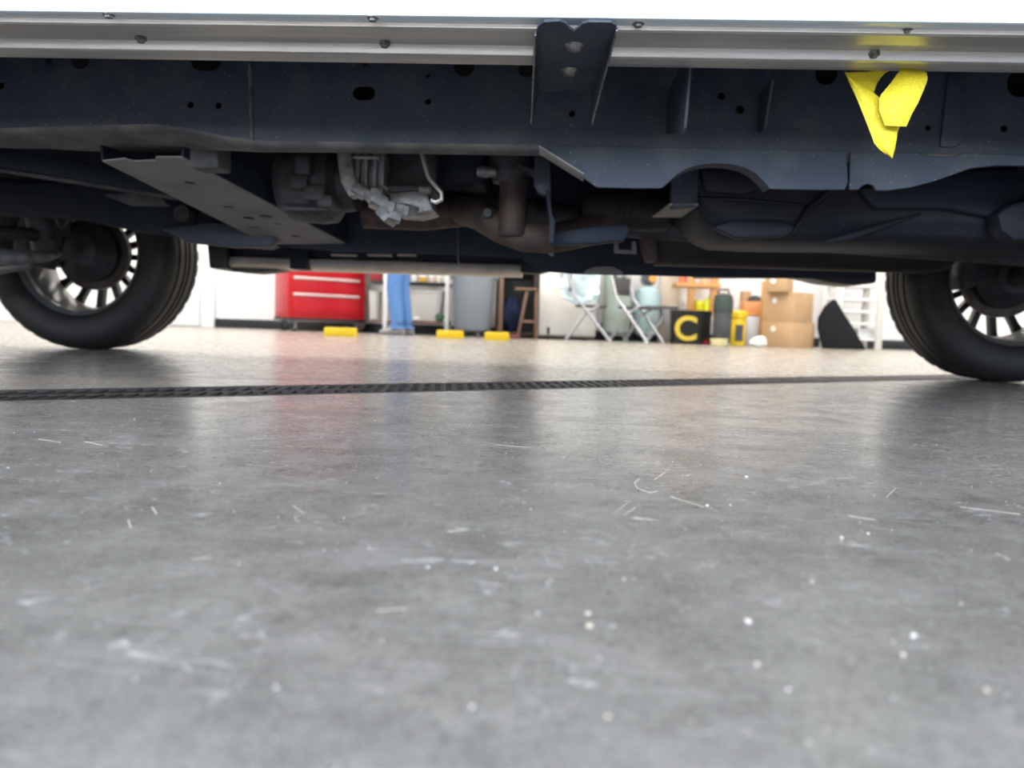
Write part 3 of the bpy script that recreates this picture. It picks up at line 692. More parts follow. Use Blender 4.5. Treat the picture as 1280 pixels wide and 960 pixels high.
MB().tube([T(580, 262, 2.30), T(600, 268, 2.22), T(625, 284, 2.16), T(655, 296, 2.14), T(690, 298, 2.16), T(730, 290, 2.2), T(770, 272, 2.25)], [.045, .045, .043, .042, .042, .042, .042], 18).build('front_pipe', M_RUST, ex)
MB().lathe([(.012, -.014), (.014, 0), (.012, .014)], 'y', n=12).build('clamp_bolt', M_CASTD, ex).location = T(610, 267, 2.13)
MB().tube([T(455, 265, 2.4), T(530, 268, 2.4), T(585, 262, 2.38)], .05, 16).build('cross_pipe', M_RUST, ex)
a, b = T(722, 259, 2.20), T(842, 259, 2.20)
L_ = b.x - a.x; rr_ = 25 * 2.2 / 961
MB().lathe([(rr_ * .55, 0), (rr_ * .86, L_ * .05), (rr_, L_ * .16), (rr_, L_ * .82), (rr_ * .9, L_ * .95), (rr_ * .6, L_)], 'x', n=28).build('resonator', M_EXH, ex).location = (a.x, 2.24, a.z)
for k in range(4):
    q = T(770 + k * 7, 262, 2.175)
    MB().bar((q.x - .004, 2.18, q.z - .016), (q.x + .010, 2.18, q.z + .014), .010, .004).build('stamped_rib', M_EXH, ex, bevel=.001)
a, b = T(822, 296, 2.44), T(1212, 300, 2.44)
L_ = b.x - a.x; rr_ = .082
MB().lathe([(rr_ * .2, 0), (rr_ * .97, .002), (rr_, .01), (rr_, L_ - .13), (rr_ * .96, L_ - .07), (rr_ * .82, L_ - .025), (rr_ * .5, L_)], 'x', n=40).build('muffler', M_EXH, ex).location = (a.x, 2.52, a.z - .002)
q = T(812, 300, 2.42)
MB().prism(poly_px([(802, 268), (822, 270), (822, 326), (810, 327), (804, 312), (800, 290)], 2.42), 2.42, 2.50).build('muffler_flange', M_RUST, ex, bevel=.006)
MB().lathe([(.012, -.02), (.016, -.015), (.016, .02)], 'y', n=8).build('clamp_bolt', M_CASTD, ex).location = T(810, 279, 2.36)

# ---- transmission crossmember: hanging tab, plate edge and trough
xm = group_empty('transmission_crossmember', TR)
MB().prism(poly_px([(668, 194), (688, 196), (689, 243), (682, 244), (672, 240), (667, 230)], 1.95), 1.95, 1.99).build('hanger_tab', M_NAVY, xm, bevel=.006)
MB().prism(poly_px([(682, 238), (688, 238), (690, 268), (694, 276), (692, 304), (686, 303), (687, 272)], 1.94), 1.94, 2.3).build('side_plate', M_NAVY2, xm, bevel=.002)
pq = [(690, 290), (745, 282), (784, 279), (788, 290), (780, 301), (740, 305), (690, 306)]
MB().prism(poly_px(pq, 2.02), 2.02, 2.06).build('trough', M_NAVY2, xm, bevel=.008)
MB().prism(poly_px([(768, 302), (773, 302), (773, 312), (790, 313), (790, 302), (795, 302), (796, 317), (768, 316)], 2.3), 2.3, 2.32).build('rubber_hanger', M_DUST, xm)
MB().prism(poly_px([(840, 206), (874, 206), (872, 258), (838, 262)], 1.98), 1.98, 2.0).build('strap_upright', M_NAVY, xm, bevel=.004)
A_, B_, C_, D_ = T(836, 257, 1.98), T(873, 257, 1.98), T(852, 272, 2.14), T(815, 272, 2.14)
MB().hexa([A_, B_, C_, D_, A_ + Vector((0, 0, .006)), B_ + Vector((0, 0, .006)), C_ + Vector((0, 0, .006)), D_ + Vector((0, 0, .006))]).build('strap_foot', mat('bare_galvanised', (0.26, 0.235, 0.20), 0.6), xm, bevel=.001)

# ---- fuel tank with moulded ribs
ft = group_empty('fuel_tank', TR); ft['label'] = 'black moulded plastic fuel tank'
TB = [(858, 245), (862, 268), (872, 284), (886, 296), (905, 304), (960, 307), (1060, 308), (1180, 311), (1300, 318), (1400, 322)]
def tank_ring(k):
    return None
ring = []
sec = [(2.00, 0, .10), (2.00, 0, .05), (2.02, 0, .016), (2.06, 0, 0.0), (2.30, 0, -.006), (2.36, 0, .02), (2.38, 0, .10)]
for px_, py_ in TB:
    r_ = []
    a = T(px_, py_, 2.06)
    for (d_, _, dz) in sec: r_.append((a.x, d_, a.z + .012 + dz * 1.0))
    r_ = [(a.x, 2.0, .70)] + r_ + [(a.x, 2.38, .70)]
    ring.append(r_)
MB().rings(ring, closed=True, cap=True).build('tank_shell', M_PLAST, ft, bevel=.004)
def ridge(pts, d_, rad, fl=.6):
    MB().tube([T(p[0], p[1], d_) for p in pts], rad, 10, flat=fl).build('moulded_rib', M_PLAST, ft)
ridge([(1068, 218), (1040, 236), (1010, 262), (992, 290)], 1.995, [.012, .016, .016, .008])
ridge([(1150, 268), (1110, 280), (1060, 296), (1030, 303)], 2.0, [.006, .014, .016, .006])
ridge([(862, 247), (930, 250), (1000, 256)], 1.998, [.006, .010, .006])
MB().prism(poly_px([(874, 210), (952, 212), (955, 236), (930, 244), (880, 240)], 1.99), 1.985, 2.02).build('tank_boss', M_PLAST, ft, bevel=.012)
MB().prism(poly_px([(1240, 268), (1262, 254), (1330, 238), (1400, 235), (1400, 300), (1262, 302), (1246, 290)], 1.95), 1.93, 2.0).build('shield_bulge', M_PLAST, ft, bevel=.016)
MB().prism(poly_px([(1070, 236), (1200, 214), (1400, 206), (1400, 262), (1230, 272), (1180, 262), (1090, 262)], 1.99), 1.975, 2.0).build('tank_skid', M_NAVY2, ft, bevel=.012)
ft2 = [(890, 284), (915, 276), (970, 275), (1000, 284), (980, 296), (920, 298)]
MB().prism(poly_px(ft2, 2.0), 1.994, 2.03).build('moulded_panel', M_PLAST, ft, bevel=.008)
# drive shaft
MB().tube([T(560, 250, 2.45), (T(560, 250, 2.45).x + .6, 2.42, .47), (RWX - .15, 2.25, WZ)], .038, 16).build('drive_shaft', M_CASTD, TR)
# put the empty at the base of the truck
cx_, cy_ = (FWX + RWX) / 2, (DN + DF) / 2
for o in TR.children: o.location = (o.location.x - cx_, o.location.y - cy_, o.location.z)
TR.location = (math.cos(YAW) * cx_ - math.sin(YAW) * cy_, math.sin(YAW) * cx_ + math.cos(YAW) * cy_, 0)
TR.rotation_euler = (0, 0, YAW)

# ================================================================== yellow film strip hanging from the running board
def unT(px, py, d):
    q = T(px, py, d - .024); c, s = math.cos(YAW), math.sin(YAW); return Vector((c * q.x - s * q.y, s * q.x + c * q.y, q.z))
def resample(pts, n):
    ln = [0]
    for a, b in zip(pts, pts[1:]): ln.append(ln[-1] + (Vector(b[:2]) - Vector(a[:2])).length + 1e-6)
    out = []
    for i in range(n):
        t = ln[-1] * i / (n - 1); k = max(j for j in range(len(ln)) if ln[j] <= t + 1e-9); k = min(k, len(pts) - 2)
        u = (t - ln[k]) / (ln[k + 1] - ln[k]); out.append(tuple(pts[k][m] * (1 - u) + pts[k + 1][m] * u for m in range(3)))
    return out
tp = MB()
def patch(E1, E2, n=14, m=8, bow=0.0):
    E1, E2 = resample(E1, n), resample(E2, n); g = []
    for a, b in zip(E1, E2):
        g.append([tuple(unT(a[0] * (1 - v) + b[0] * v, a[1] * (1 - v) + b[1] * v, a[2] * (1 - v) + b[2] * v - bow * math.sin(PI * v))) for v in [j / (m - 1) for j in range(m)]])
    tp.rings(g, closed=False, cap=False)
# back strip
patch([(1127, 80, 1.463), (1108, 85, 1.47), (1085, 90, 1.475), (1057, 91, 1.463)], [(1127, 82, 1.463), (1104, 92, 1.475), (1095, 105, 1.475), (1091, 118, 1.47), (1075, 106, 1.465), (1057, 92, 1.463)])
# left strip hanging down to the point
patch([(1057, 91, 1.463), (1072, 125, 1.445), (1085, 158, 1.435), (1094, 182, 1.43), (1104, 190, 1.43), (1115, 197, 1.43)],
      [(1057, 91, 1.463), (1078, 108, 1.455), (1098, 121, 1.443), (1116, 142, 1.436), (1126, 158, 1.432), (1121, 166, 1.43), (1119, 182, 1.43), (1115, 197, 1.43)], bow=.006)
# right strip curling over the front
patch([(1127, 80, 1.463), (1145, 86, 1.45), (1158, 90, 1.435), (1160, 97, 1.425), (1157, 107, 1.42), (1147, 130, 1.415), (1141, 140, 1.415), (1133, 158, 1.415)],
      [(1127, 80, 1.463), (1126, 86, 1.445), (1114, 103, 1.43), (1099, 121, 1.42), (1099, 138, 1.415), (1106, 157, 1.415)], bow=.008)
o = tp.build('yellow_film_strip', M_TAPE, None, solid=.0012)
q = o.data.vertices[0].co.copy()
for v in o.data.vertices: v.co -= q
o.location = q
tag(o, 'bright yellow fibrous tape strip folded in a loop, hanging from the silver extrusion', 'tape')

# ================================================================== things along the back of the room
def at(px, Y): return (BX(px, Y), Y, 0)
def mpp(Y): return Y / 961.0
def zpx(px, py, Y): return W(px, py, Y).z
def single(o, loc, label, cat, group=None, rz=0):
    o.location = loc; o.rotation_euler = (0, 0, rz); return tag(o, label, cat, group)

# ---- red tool chest on casters
Y = 8.85
t = thing('tool_chest', 'red enamel tool chest on casters with pale drawer pulls', 'tool chest', (BX(360, Y), Y, 0), math.radians(36))
w, dp, zb0, ht = .95, .46, .155, 1.08
MB().box(0, w, 0, dp, zb0, ht).build('body', M_RED, t, bevel=.006)
zz = [zb0 + .045, zb0 + .30, zb0 + .49, zb0 + .66, zb0 + .79, ht - .02]
for k in range(5):
    dr_ = MB().box(.045, w - .075, -.012, .01, zz[k] + .006, zz[k + 1] - .006).build('drawer', M_RED, t, bevel=.004)
    MB().box(.05, w - .08, -.032, -.010, zz[k + 1] - .045, zz[k + 1] - .012).build('drawer_pull', M_REDTRIM, dr_, bevel=.006)
MB().box(-.01, w + .01, -.01, dp + .01, zb0 - .03, zb0).build('base_frame', M_BLK, t, bevel=.004)
MB().tube([(-.01, .05, .95), (-.07, .05, .95), (-.07, dp - .05, .95), (-.01, dp - .05, .95)], .012, 10).build('side_handle', M_CHROME, t)
def caster(parent, x, y, r, ztop, ang=0):
    c = group_empty('caster', parent, (x, y, 0)); c.rotation_euler = (0, 0, ang)
    MB().lathe([(r * .35, -.016), (r * .9, -.016), (r, -.010), (r, .010), (r * .9, .016), (r * .35, .016)], 'y', c=(0, 0, r), n=20).build('caster_wheel', M_BLK, c)
    MB().lathe([(r * .42, -.019), (r * .30, -.021), (r * .30, .021), (r * .42, .019)], 'y', c=(0, 0, r), n=14).build('caster_hub', M_WHITE, c)
    f = MB()
    for sg in (-1, 1): f.box(-r * .4, r * .4, sg * .022 - .002, sg * .022 + .002, r * .8, ztop)
    f.box(-.03, .03, -.03, .03, ztop - .006, ztop); f.build('caster_fork', M_CHROME, c)
for x_, y_ in ((.09, .06), (w - .09, .06), (.09, dp - .06), (w - .09, dp - .06)): caster(t, x_, y_, .05, zb0 - .03, .4)

# ---- beige duct hose standing beside the chest
Y = 9.66; s = mpp(Y)
t = thing('duct_hose', 'thick beige hose standing upright beside the red tool chest, foot curving left', 'hose', at(452, Y))
pts = [(-.07, -.03, .068), (-.05, -.03, .068), (-.03, -.02, .085), (-.01, 0, .14), (0, 0, .24), (.005, 0, .5), (0, 0, .8), (.0, 0, 1.1), (.01, .02, 1.3), (.03, .05, 1.42), (.03, .08, 1.5)]
MB().tube(pts, .066, 18).build('hose', M_BEIGE, t)
for k in range(9): MB().lathe([(.064, -.006), (.071, 0), (.064, .006)], 'z', c=(.004, 0, .28 + k * .1), n=18, cap=False).build('hose_rib', M_BEIGE, t)
MB().lathe([(.071, -.02), (.075, 0), (.071, .02)], 'x', c=(-.07, -.03, .076), n=18).build('hose_cuff', M_BLK, t)

# ---- white-posted shelf rack with its load
Y = 9.15; s = mpp(Y)
xl_, xr_ = BX(462, Y), BX(560, Y)
rk = thing('shelf_rack', 'wheeled shelf rack with white uprights and dark shelves behind the blue jeans', 'shelf', ((xl_ + xr_) / 2, Y, 0))
hw = (xr_ - xl_) / 2; pL = BX(481, Y) - (xl_ + xr_) / 2
ZS1, ZS0 = .625, .165
for x_ in (pL, hw - .02):
    for y_ in (0.0, .40):
        MB().box(x_ - .026, x_ + .026, y_ - .015, y_ + .015, .09, 1.6).build('upright', M_WMETAL, rk, bevel=.004)
for z_, m_ in ((ZS0, M_BWOOD), (ZS1, M_BLK), (1.12, M_BLK), (1.56, M_BLK)):
    MB().box(-hw, hw, -.012, .42, z_ - .03, z_).build('shelf_board', m_, rk, bevel=.004)
for x_, y_ in ((pL, .0), (hw - .02, .0), (pL, .4), (hw - .02, .4)): caster(rk, x_, y_, .045, .135)
def bottle(px, wpx, hgt, m, capm, label, Y_=9.24, z0=ZS1 + .001):
    s_ = mpp(Y_); r = wpx * s_ / 2; t_ = thing('bottle', label, 'bottle', (BX(px, Y_), Y_, z0), 0, 'bottles on the rack')
    MB().lathe([(r * .9, 0), (r, .012), (r, hgt * .68), (r * .8, hgt * .78), (r * .36, hgt * .86), (r * .34, hgt * .93)], 'z', n=24).build('bottle_body', m, t_)
    MB().lathe([(r * .42, hgt * .92), (r * .42, hgt), (r * .36, hgt * 1.01)], 'z', n=18).build('cap', capm, t_)
    MB().lathe([(r * 1.012, hgt * .2), (r * 1.012, hgt * .55)], 'z', n=24, cap=False).build('paper_label', M_TAPEW, t_)
bottle(516, 7.5, .30, M_WHITE, M_BLK, 'slim white bottle on the rack shelf, nearest the jeans')
bottle(527, 10, .30, mat('amber_plastic', (.72, .45, .06), .4), M_WHITE, 'amber yellow bottle on the rack shelf')
bottle(538, 8, .28, mat('pink_white_plastic', (.72, .55, .50), .4), M_WHITE, 'pinkish bottle between the amber bottle and the white jugs')
bottle(547, 8, .31, mat('cream_bottle', (.74, .66, .48), .4), M_ORANGE, 'cream bottle with orange cap on the rack shelf')
bottle(555, 8, .32, M_WHITE, M_WHITE, 'white jug at the right end of the rack shelf')
o = MB().box(-.068, .068, -.06, .06, 0, .11).build('red_box', mat('red_carton', (.30, .015, .02), .6), bevel=.006)
single(o, (BX(469, 9.3), 9.3, ZS1 + .001), 'small dark red carton on the rack shelf, left of the white upright', 'box')
def lump(name, m, sx, sy, sz, seed, rough=.22, sub=3):
    bm = bmesh.new(); bmesh.ops.create_icosphere(bm, subdivisions=sub, radius=1)
    rnd = random.Random(seed); ph = [(rnd.uniform(2, 6), rnd.uniform(0, 6), Vector((rnd.uniform(-1, 1), rnd.uniform(-1, 1), rnd.uniform(-1, 1))).normalized()) for _ in range(9)]
    for v in bm.verts:
        n_ = v.co.normalized(); k = 1 + rough * sum(math.sin(f * n_.dot(dv_) * 2 + p) for f, p, dv_ in ph) / 3.5
        v.co = Vector((n_.x * k * sx, n_.y * k * sy, n_.z * k * sz))
    zm = min(v.co.z for v in bm.verts) * .82
    for v in bm.verts: v.co.z = max(v.co.z, zm) - zm
    me_ = bpy.data.meshes.new(name); bm.to_mesh(me_); bm.free()
    return finish(name, me_, m)
o = lump('green_bag', M_GREEN, .10, .07, .055, 3)
single(o, (BX(466, 9.3), 9.3, ZS1 + .112), 'crumpled green plastic bag on the small red carton', 'bag')
def tub(name, px, wpx, z0, z1, m, label, Y_, cat='bin', taper=.84, dep=.17):
    s_ = mpp(Y_); a = wpx * s_ / 2; t_ = thing(name, label, cat, (BX(px, Y_), Y_, z0)); h = z1 - z0
    def rr(k, e): return [(k * a * math.copysign(abs(math.cos(q)) ** e, math.cos(q)), k * dep * math.copysign(abs(math.sin(q)) ** e, math.sin(q))) for q in [2 * PI * i / 32 for i in range(32)]]
    R1 = []
    for k, zq in ((taper * .96, 0), (taper, .015), (1, h), (.95, h), (taper * .93, .02)):
        R1.append([(x_, y_, zq) for x_, y_ in rr(k, .45)])
    MB().rings(R1).build('tub_body', m, t_)
    R2 = [[(x_, y_, zq) for x_, y_ in rr(k, .45)] for k, zq in ((1.0, h - .02), (1.05, h - .016), (1.05, h + .004), (.96, h + .006), (.5, h + .014), (.1, h + .015))]
    MB().rings(R2).build('lid', m, t_)
    return t_
tub('storage_bin', 532, 46, ZS0 + .001, ZS0 + .36, M_BINW, 'large milky white storage bin on the lower rack shelf', 9.34)
tub('storage_bin', 468.5, 14, ZS0 + .001, ZS0 + .33, M_BINW, 'narrow milky white bin on the lower shelf, left of the white upright', 9.36, dep=.12)
o = lump('paper_bundle', M_WHITE, .055, .022, .022, 11); single(o, (BX(519, 9.15), 9.15, ZS0 + .001), 'small white paper bundle on the lower rack shelf edge', 'paper')
o = lump('green_rag', mat('dull_green', (.05, .12, .07), .7), .05, .05, .045, 5); single(o, (BX(549, 9.14), 9.155, ZS0 + .001), 'dull green rag on the lower rack shelf beside the right upright', 'rag')

# ---- person in blue jeans (facing left)
PX, PYY = BX(498, 8.62), 8.62
def skin_chain(verts, edges, rad, root, sub=2):
    me_ = bpy.data.meshes.new('skin'); me_.from_pydata(verts, edges, [])
    ob = bpy.data.objects.new('skin', me_); COL.objects.link(ob)
    md = ob.modifiers.new('s', 'SKIN'); md.use_smooth_shade = True
    sv = me_.skin_vertices[0].data
    for i, r in enumerate(rad):
        sv[i].radius = r if isinstance(r, tuple) else (r, r); sv[i].use_root = (i == root)
    if sub: m2 = ob.modifiers.new('u', 'SUBSURF'); m2.levels = sub; m2.render_levels = sub
    dg = bpy.context.evaluated_depsgraph_get(); out_ = bpy.data.meshes.new_from_object(ob.evaluated_get(dg))
    bpy.data.objects.remove(ob); bpy.data.meshes.remove(me_); return out_
# x forward (faces left after turning), y sideways, z up
V = [(0, 0, .96), (-.01, 0, 1.10), (-.02, 0, 1.27), (-.01, 0, 1.42), (.0, 0, 1.50), (.02, 0, 1.57), (.035, 0, 1.66), (.03, 0, 1.735),   # 0-7 spine, neck, head
     (.0, .095, .92), (.035, .10, .50), (-.02, .10, .115), (.05, .10, .05), (.13, .105, .04),      # 8-12 left leg
     (.0, -.095, .92), (.0, -.10, .50), (-.07, -.10, .115), (.0, -.10, .05), (.08, -.105, .04),    # 13-17 right leg
     (-.01, .17, 1.41), (-.05, .215, 1.13), (.06, .21, .90), (.09, .205, .845),                          # 18-21 left arm
     (-.01, -.17, 1.41), (-.05, -.215, 1.13), (.06, -.21, .90), (.09, -.205, .845)]
E = [(0, 1), (1, 2), (2, 3), (3, 4), (4, 5), (5, 6), (6, 7), (0, 8), (8, 9), (9, 10), (10, 11), (11, 12), (0, 13), (13, 14), (14, 15), (15, 16), (16, 17),
     (3, 18), (18, 19), (19, 20), (20, 21), (3, 22), (22, 23), (23, 24), (24, 25)]
Rr = [(.13, .15), (.115, .14), (.12, .155), (.10, .15), .06, .06, (.095, .078), (.08, .068), .105, .090, .078, .04, .03, .105, .090, .078, .04, .03, .062, .048, .034, .03, .062, .048, .034, .03]
base_n = len(V)
for sg, wr in ((1, 21), (-1, 25)):
    wx, wy, wz = V[wr]
    for k, (fx, ln) in enumerate(((.030, .070), (.011, .082), (-.009, .078), (-.027, .062))):
        i0 = len(V); V += [(wx + fx + .008, wy, wz - .055), (wx + fx + .016, wy - sg * .006, wz - .055 - ln * .55), (wx + fx + .014, wy - sg * .018, wz - .055 - ln)]
        Rr += [.0105, .0095, .0085]; E += [(wr, i0), (i0, i0 + 1), (i0 + 1, i0 + 2)]
    i0 = len(V); V += [(wx + .045, wy - sg * .006, wz - .022), (wx + .060, wy - sg * .014, wz - .062)]; Rr += [.0115, .0095]; E += [(wr, i0), (i0, i0 + 1)]
me_ = skin_chain(V, E, Rr, 0, 2)
def band(p):
    if p.z < .985 and abs(p.y) < .185 and not (p.z > .72 and abs(p.y) > .17): return 0
    if p.z > 1.505 or (abs(p.y) > .15 and p.z < 1.10): return 2
    return 1
for m_ in (M_JEANS, M_SHIRT, M_SKIN): me_.materials.append(m_)
for p in me_.polygons: p.material_index = band(p.center); p.use_smooth = True
person = bpy.data.objects.new('person', me_); COL.objects.link(person)
tag(person, 'person standing in blue jeans and grey shoes beside the shelf rack', 'person')
person.location = (PX, PYY, 0); person.rotation_euler = (0, 0, PI - .12)
def shoe(fx, fy):
    R1 = []
    for x_, hw_, z0_, z1_ in ((-.115, .030, .006, .075), (-.09, .040, 0, .105), (-.03, .043, 0, .125), (.03, .046, 0, .105), (.09, .050, 0, .075), (.14, .046, 0, .060), (.165, .025, .008, .045)):
        R1.append([(fx + x_, fy + hw_ * math.cos(q), (z0_ + z1_) / 2 + (z1_ - z0_) / 2 * math.sin(q)) for q in [2 * PI * i / 14 for i in range(14)]])
    MB().rings(R1).build('shoe', M_SHOE, person)
shoe(.02, .10); shoe(-.03, -.10)
for sg in (1, -1):   # wide jean hems
    fx = -.02 if sg > 0 else -.07
    MB().lathe([(.080, .10), (.085, .075), (.078, .072), (.07, .10)], 'z', c=(fx, sg * .10, 0), n=20, cap=False).build('jean_hem', M_JEANS, person)
hr = MB(); R1 = []
for zq, rx_, ry_, ox in ((1.66, .088, .078, -.012), (1.70, .100, .084, -.008), (1.74, .098, .082, .0), (1.785, .08, .066, .01), (1.815, .04, .035, .015)):
    R1.append([(.03 + ox + rx_ * math.cos(q), ry_ * math.sin(q), zq + (.035 * math.cos(q) if zq < 1.72 else 0)) for q in [2 * PI * i / 20 for i in range(20)]])
hr.rings(R1); hr.build('hair', M_HAIR, person)
fc = MB(); fc.lathe([(.004, .03), (.014, -.012), (.006, -.022)], 'z', c=(.128, 0, 1.655), n=10); fc.build('nose', M_SKIN, person)
for sg in (1, -1):
    MB().lathe([(.004, -.009), (.011, -.004), (.011, .004), (.004, .009)], 'y', c=(.112, sg * .032, 1.68), n=12).build('eye', M_WHITE, person)
    MB().lathe([(.012, -.006), (.024, 0), (.012, .006)], 'y', c=(.02, sg * .076, 1.665), n=12).build('ear', M_SKIN, person)
MB().tube([(.116, -.022, 1.612), (.124, 0, 1.610), (.116, .022, 1.612)], .005, 8).build('mouth', mat('lips', (.40, .16, .13), .5), person)

# ---- grey bin on a dolly
Y = 9.0; s = mpp(Y)
t = thing('trash_can', 'big grey plastic trash can with rolled rim on a wheeled dolly', 'trash can', at(590, Y))
r = 27.5 * s
MB().lathe([(r * .80, .075), (r * .83, .09), (r * .97, .70), (r * 1.0, .705), (r * 1.02, .73), (r * 1.02, .765), (r * .97, .77), (r * .94, .72), (r * .79, .10)], 'z', n=48).build('bin_body', M_GBIN, t)
for a_ in (0.1, PI + .1):
    MB().box(r * .96, r * 1.10, -.07, .07, .66, .70).build('handle', M_GBIN, t, bevel=.01).rotation_euler = (0, 0, a_)
for k in range(10):
    MB().bar((r * .835, 0, .12), (r * .945, 0, .62), .014, .008).build('rib', M_GBIN, t, bevel=.002).rotation_euler = (0, 0, 2 * PI * k / 10)
MB().lathe([(r * .6, .052), (r * .88, .052), (r * .88, .074), (r * .6, .074)], 'z', n=32).build('dolly', M_BLK, t)
for k in range(4): caster(t, r * .62 * math.cos(k * PI / 2 + .5), r * .62 * math.sin(k * PI / 2 + .5), .022, .054)

# ---- low yellow floor blocks
for px_, py_, wpx, Yb, lab in ((424, 420.5, 40, 7.1, 'yellow floor block in front of the red tool chest'), (562, 423, 34, 7.6, 'yellow floor block in front of the grey trash can'), (621, 425.5, 31, 7.65, 'yellow floor block in front of the dark open cabinet')):
    q = G(px_, py_); s_ = q.y / 961; hw_ = wpx * s_ / 2
    t = thing('floor_block', lab, 'floor block', (q.x, q.y, 0), 0, 'yellow floor blocks')
    MB().prism([(-hw_, 0), (hw_, 0), (hw_ * .97, .062), (hw_ * .93, .078), (-hw_ * .93, .078), (-hw_ * .97, .062)], 0, .11).build('block_body', M_YEL, t, bevel=.006)
    for sg in (-1, 1): MB().lathe([(.012, .070), (.012, .082), (.008, .084)], 'z', c=(sg * hw_ * .6, .055, 0), n=12).build('bolt', M_STEEL, t)

# ---- dark open cabinet with a wooden stool and bag
Y = 9.2; s = mpp(Y)
t = thing('open_cabinet', 'dark wooden open cabinet, shadowed inside, left of the white refrigerator', 'cabinet', at(645, Y + .3))
hw = 23.5 * s
for sg in (-1, 1): MB().box(sg * hw - .03, sg * hw + .03, -.28, .28, 0, 1.7).build('side_panel', M_DWOOD, t, bevel=.004)
MB().box(-hw, hw, .25, .28, .05, 1.7).build('back_panel', M_BLK, t)
MB().box(-hw, hw, -.28, .28, .02, .07).build('bottom_board', M_DWOOD, t, bevel=.003)
MB().box(-hw, hw, -.28, .28, .80, .84).build('shelf_board', M_DWOOD, t, bevel=.003)
MB().box(-hw, hw, -.28, .28, 1.66, 1.72).build('top_board', M_DWOOD, t, bevel=.003)
o = MB().box(-.025, .025, -.025, .025, 0, .80).build('wooden_post', M_BWOOD, bevel=.004)
single(o, (BX(625, 8.95), 8.95, 0), 'brown wooden post standing between the grey trash can and dark cabinet', 'post')
o = MB().box(-.16, .16, -.14, .14, 0, .055).build('folded_cloth', M_MAROON, bevel=.02); single(o, (BX(637, 9.3), 9.32, .735 + .106), 'dark maroon folded cloth on the cabinet shelf', 'cloth')
o = lump('blue_bag', M_BLUEBAG, .11, .10, .22, 8, .16); single(o, (BX(638, 9.42), 9.42, .072), 'dark navy cloth bag inside the open cabinet', 'bag')
Y = 8.84
t = thing('wooden_stool', 'brown wooden stool with splayed legs in front of the dark cabinet', 'stool', at(659, Y))
MB().box(-.16, .10, -.05, .20, .55, .58).build('seat', M_BWOOD, t, bevel=.006)
for x_, y_ in ((-.02, -.02), (-.02, .17), (.09, -.02), (.09, .17)):
    MB().bar((x_ - (.09 if x_ < 0 else -.01), y_, 0.0), (x_, y_, .552), .035, .035).build('leg', M_BWOOD, t, bevel=.004)
MB().bar((-.065, -.02, .2), (.095, -.02, .2), .02, .03).build('stretcher', M_BWOOD, t)
o = MB().box(-.09, .09, -.06, .06, 0, .045).build('red_tray', mat('dull_red', (.16, .03, .03), .6), bevel=.01); single(o, (BX(640, 8.75), 8.72, 0), 'dull red tray on the floor before the dark cabinet', 'tray')

# ---- white refrigerator
Y = 9.14; s = mpp(Y)
a, b = BX(672.5, Y), BX(744, Y)
t = thing('refrigerator', 'plain white refrigerator standing left of the mint green cylinder', 'refrigerator', ((a + b) / 2, Y, 0))
hw = (b - a) / 2
MB().box(-hw, hw, .05, .68, .03, 1.68).build('cabinet_body', M_FRIDGE, t, bevel=.012)
dr_ = MB().box(-hw, hw, -.012, .045, .05, 1.15).build('door', M_FRIDGE, t, bevel=.012); MB().bar((-hw + .06, -.04, .85), (-hw + .06, -.04, 1.10), .025, .02).build('handle', M_CHROME, dr_, bevel=.004)
dr_ = MB().box(-hw, hw, -.012, .045, 1.165, 1.68).build('door', M_FRIDGE, t, bevel=.012); MB().bar((-hw + .06, -.04, 1.20), (-hw + .06, -.04, 1.42), .025, .02).build('handle', M_CHROME, dr_, bevel=.004)
for sg in (-1, 1): MB().lathe([(.018, 0), (.024, .01), (.02, .05)], 'z', c=(sg * (hw - .12), .10, 0), n=14).build('foot', M_BLK, t)
MB().box(-hw + .10, -hw + .135, -.014, -.011, .055, .14).build('vent_slot', M_BLK, t)

# ---- folding chairs
def folding_chair(label, loc, rz, seatm=M_DGREY, backm=M_DGREY, frame=M_CHROME):
    t_ = thing('folding_chair', label, 'chair', loc, rz, 'folding chairs')   # faces -y
    MB().prism([(-.20, -.20), (.20, -.20), (.19, .19), (-.19, .19)], .425, .455, 'xy').build('seat', seatm, t_, bevel=.01)
    MB().rings([[(x_, .245 - .02 * (1 - (x_ / .2) ** 2) * -1, z_) for x_ in (-.2, -.1, 0, .1, .2)] + [(x_, .255 + .02 * (1 - (x_ / .2) ** 2) , z_) for x_ in (.2, .1, 0, -.1, -.2)] for z_ in (.60, .83)]).build('backrest', backm, t_, bevel=.004)
    for sg in (-1, 1):
        MB().tube([(sg * .215, .30, .86), (sg * .215, .20, .55), (sg * .215, .08, .42), (sg * .215, -.26, .0)], .018, 10).build('front_leg', frame, t_)
        MB().tube([(sg * .19, -.10, .44), (sg * .19, .06, .36), (sg * .19, .30, .0)], .017, 10).build('rear_leg', frame, t_)
    MB().tube([(-.215, .30, .86), (0, .305, .87), (.215, .30, .86)], .013, 10).build('top_rail', frame, t_)
    MB().tube([(-.19, .24, .09), (.19, .24, .09)], .009, 8).build('stretcher', frame, t_); MB().tube([(-.215, -.17, .12), (.215, -.17, .12)], .009, 8).build('stretcher', frame, t_)
    return t_
ch1 = folding_chair('folding chair with dark seat before the white refrigerator, pale film on its back', (BX(737, 8.72), 8.72, 0), math.radians(84))
ch2 = folding_chair('silver folding chair with grey backrest in front of the aqua tank', (BX(797, 8.78), 8.78, 0), math.radians(52))
for q in (ch1, ch2): q.scale = (.9, .9, .89)
t = thing('folding_stool', 'dark-topped folding stool with silver legs between the aqua tank and C bin', 'stool', (BX(823, 9.15), 9.15, 0), 0)
MB().box(-.19, .19, -.15, .15, .40, .43).build('seat', M_DGREY, t, bevel=.008)
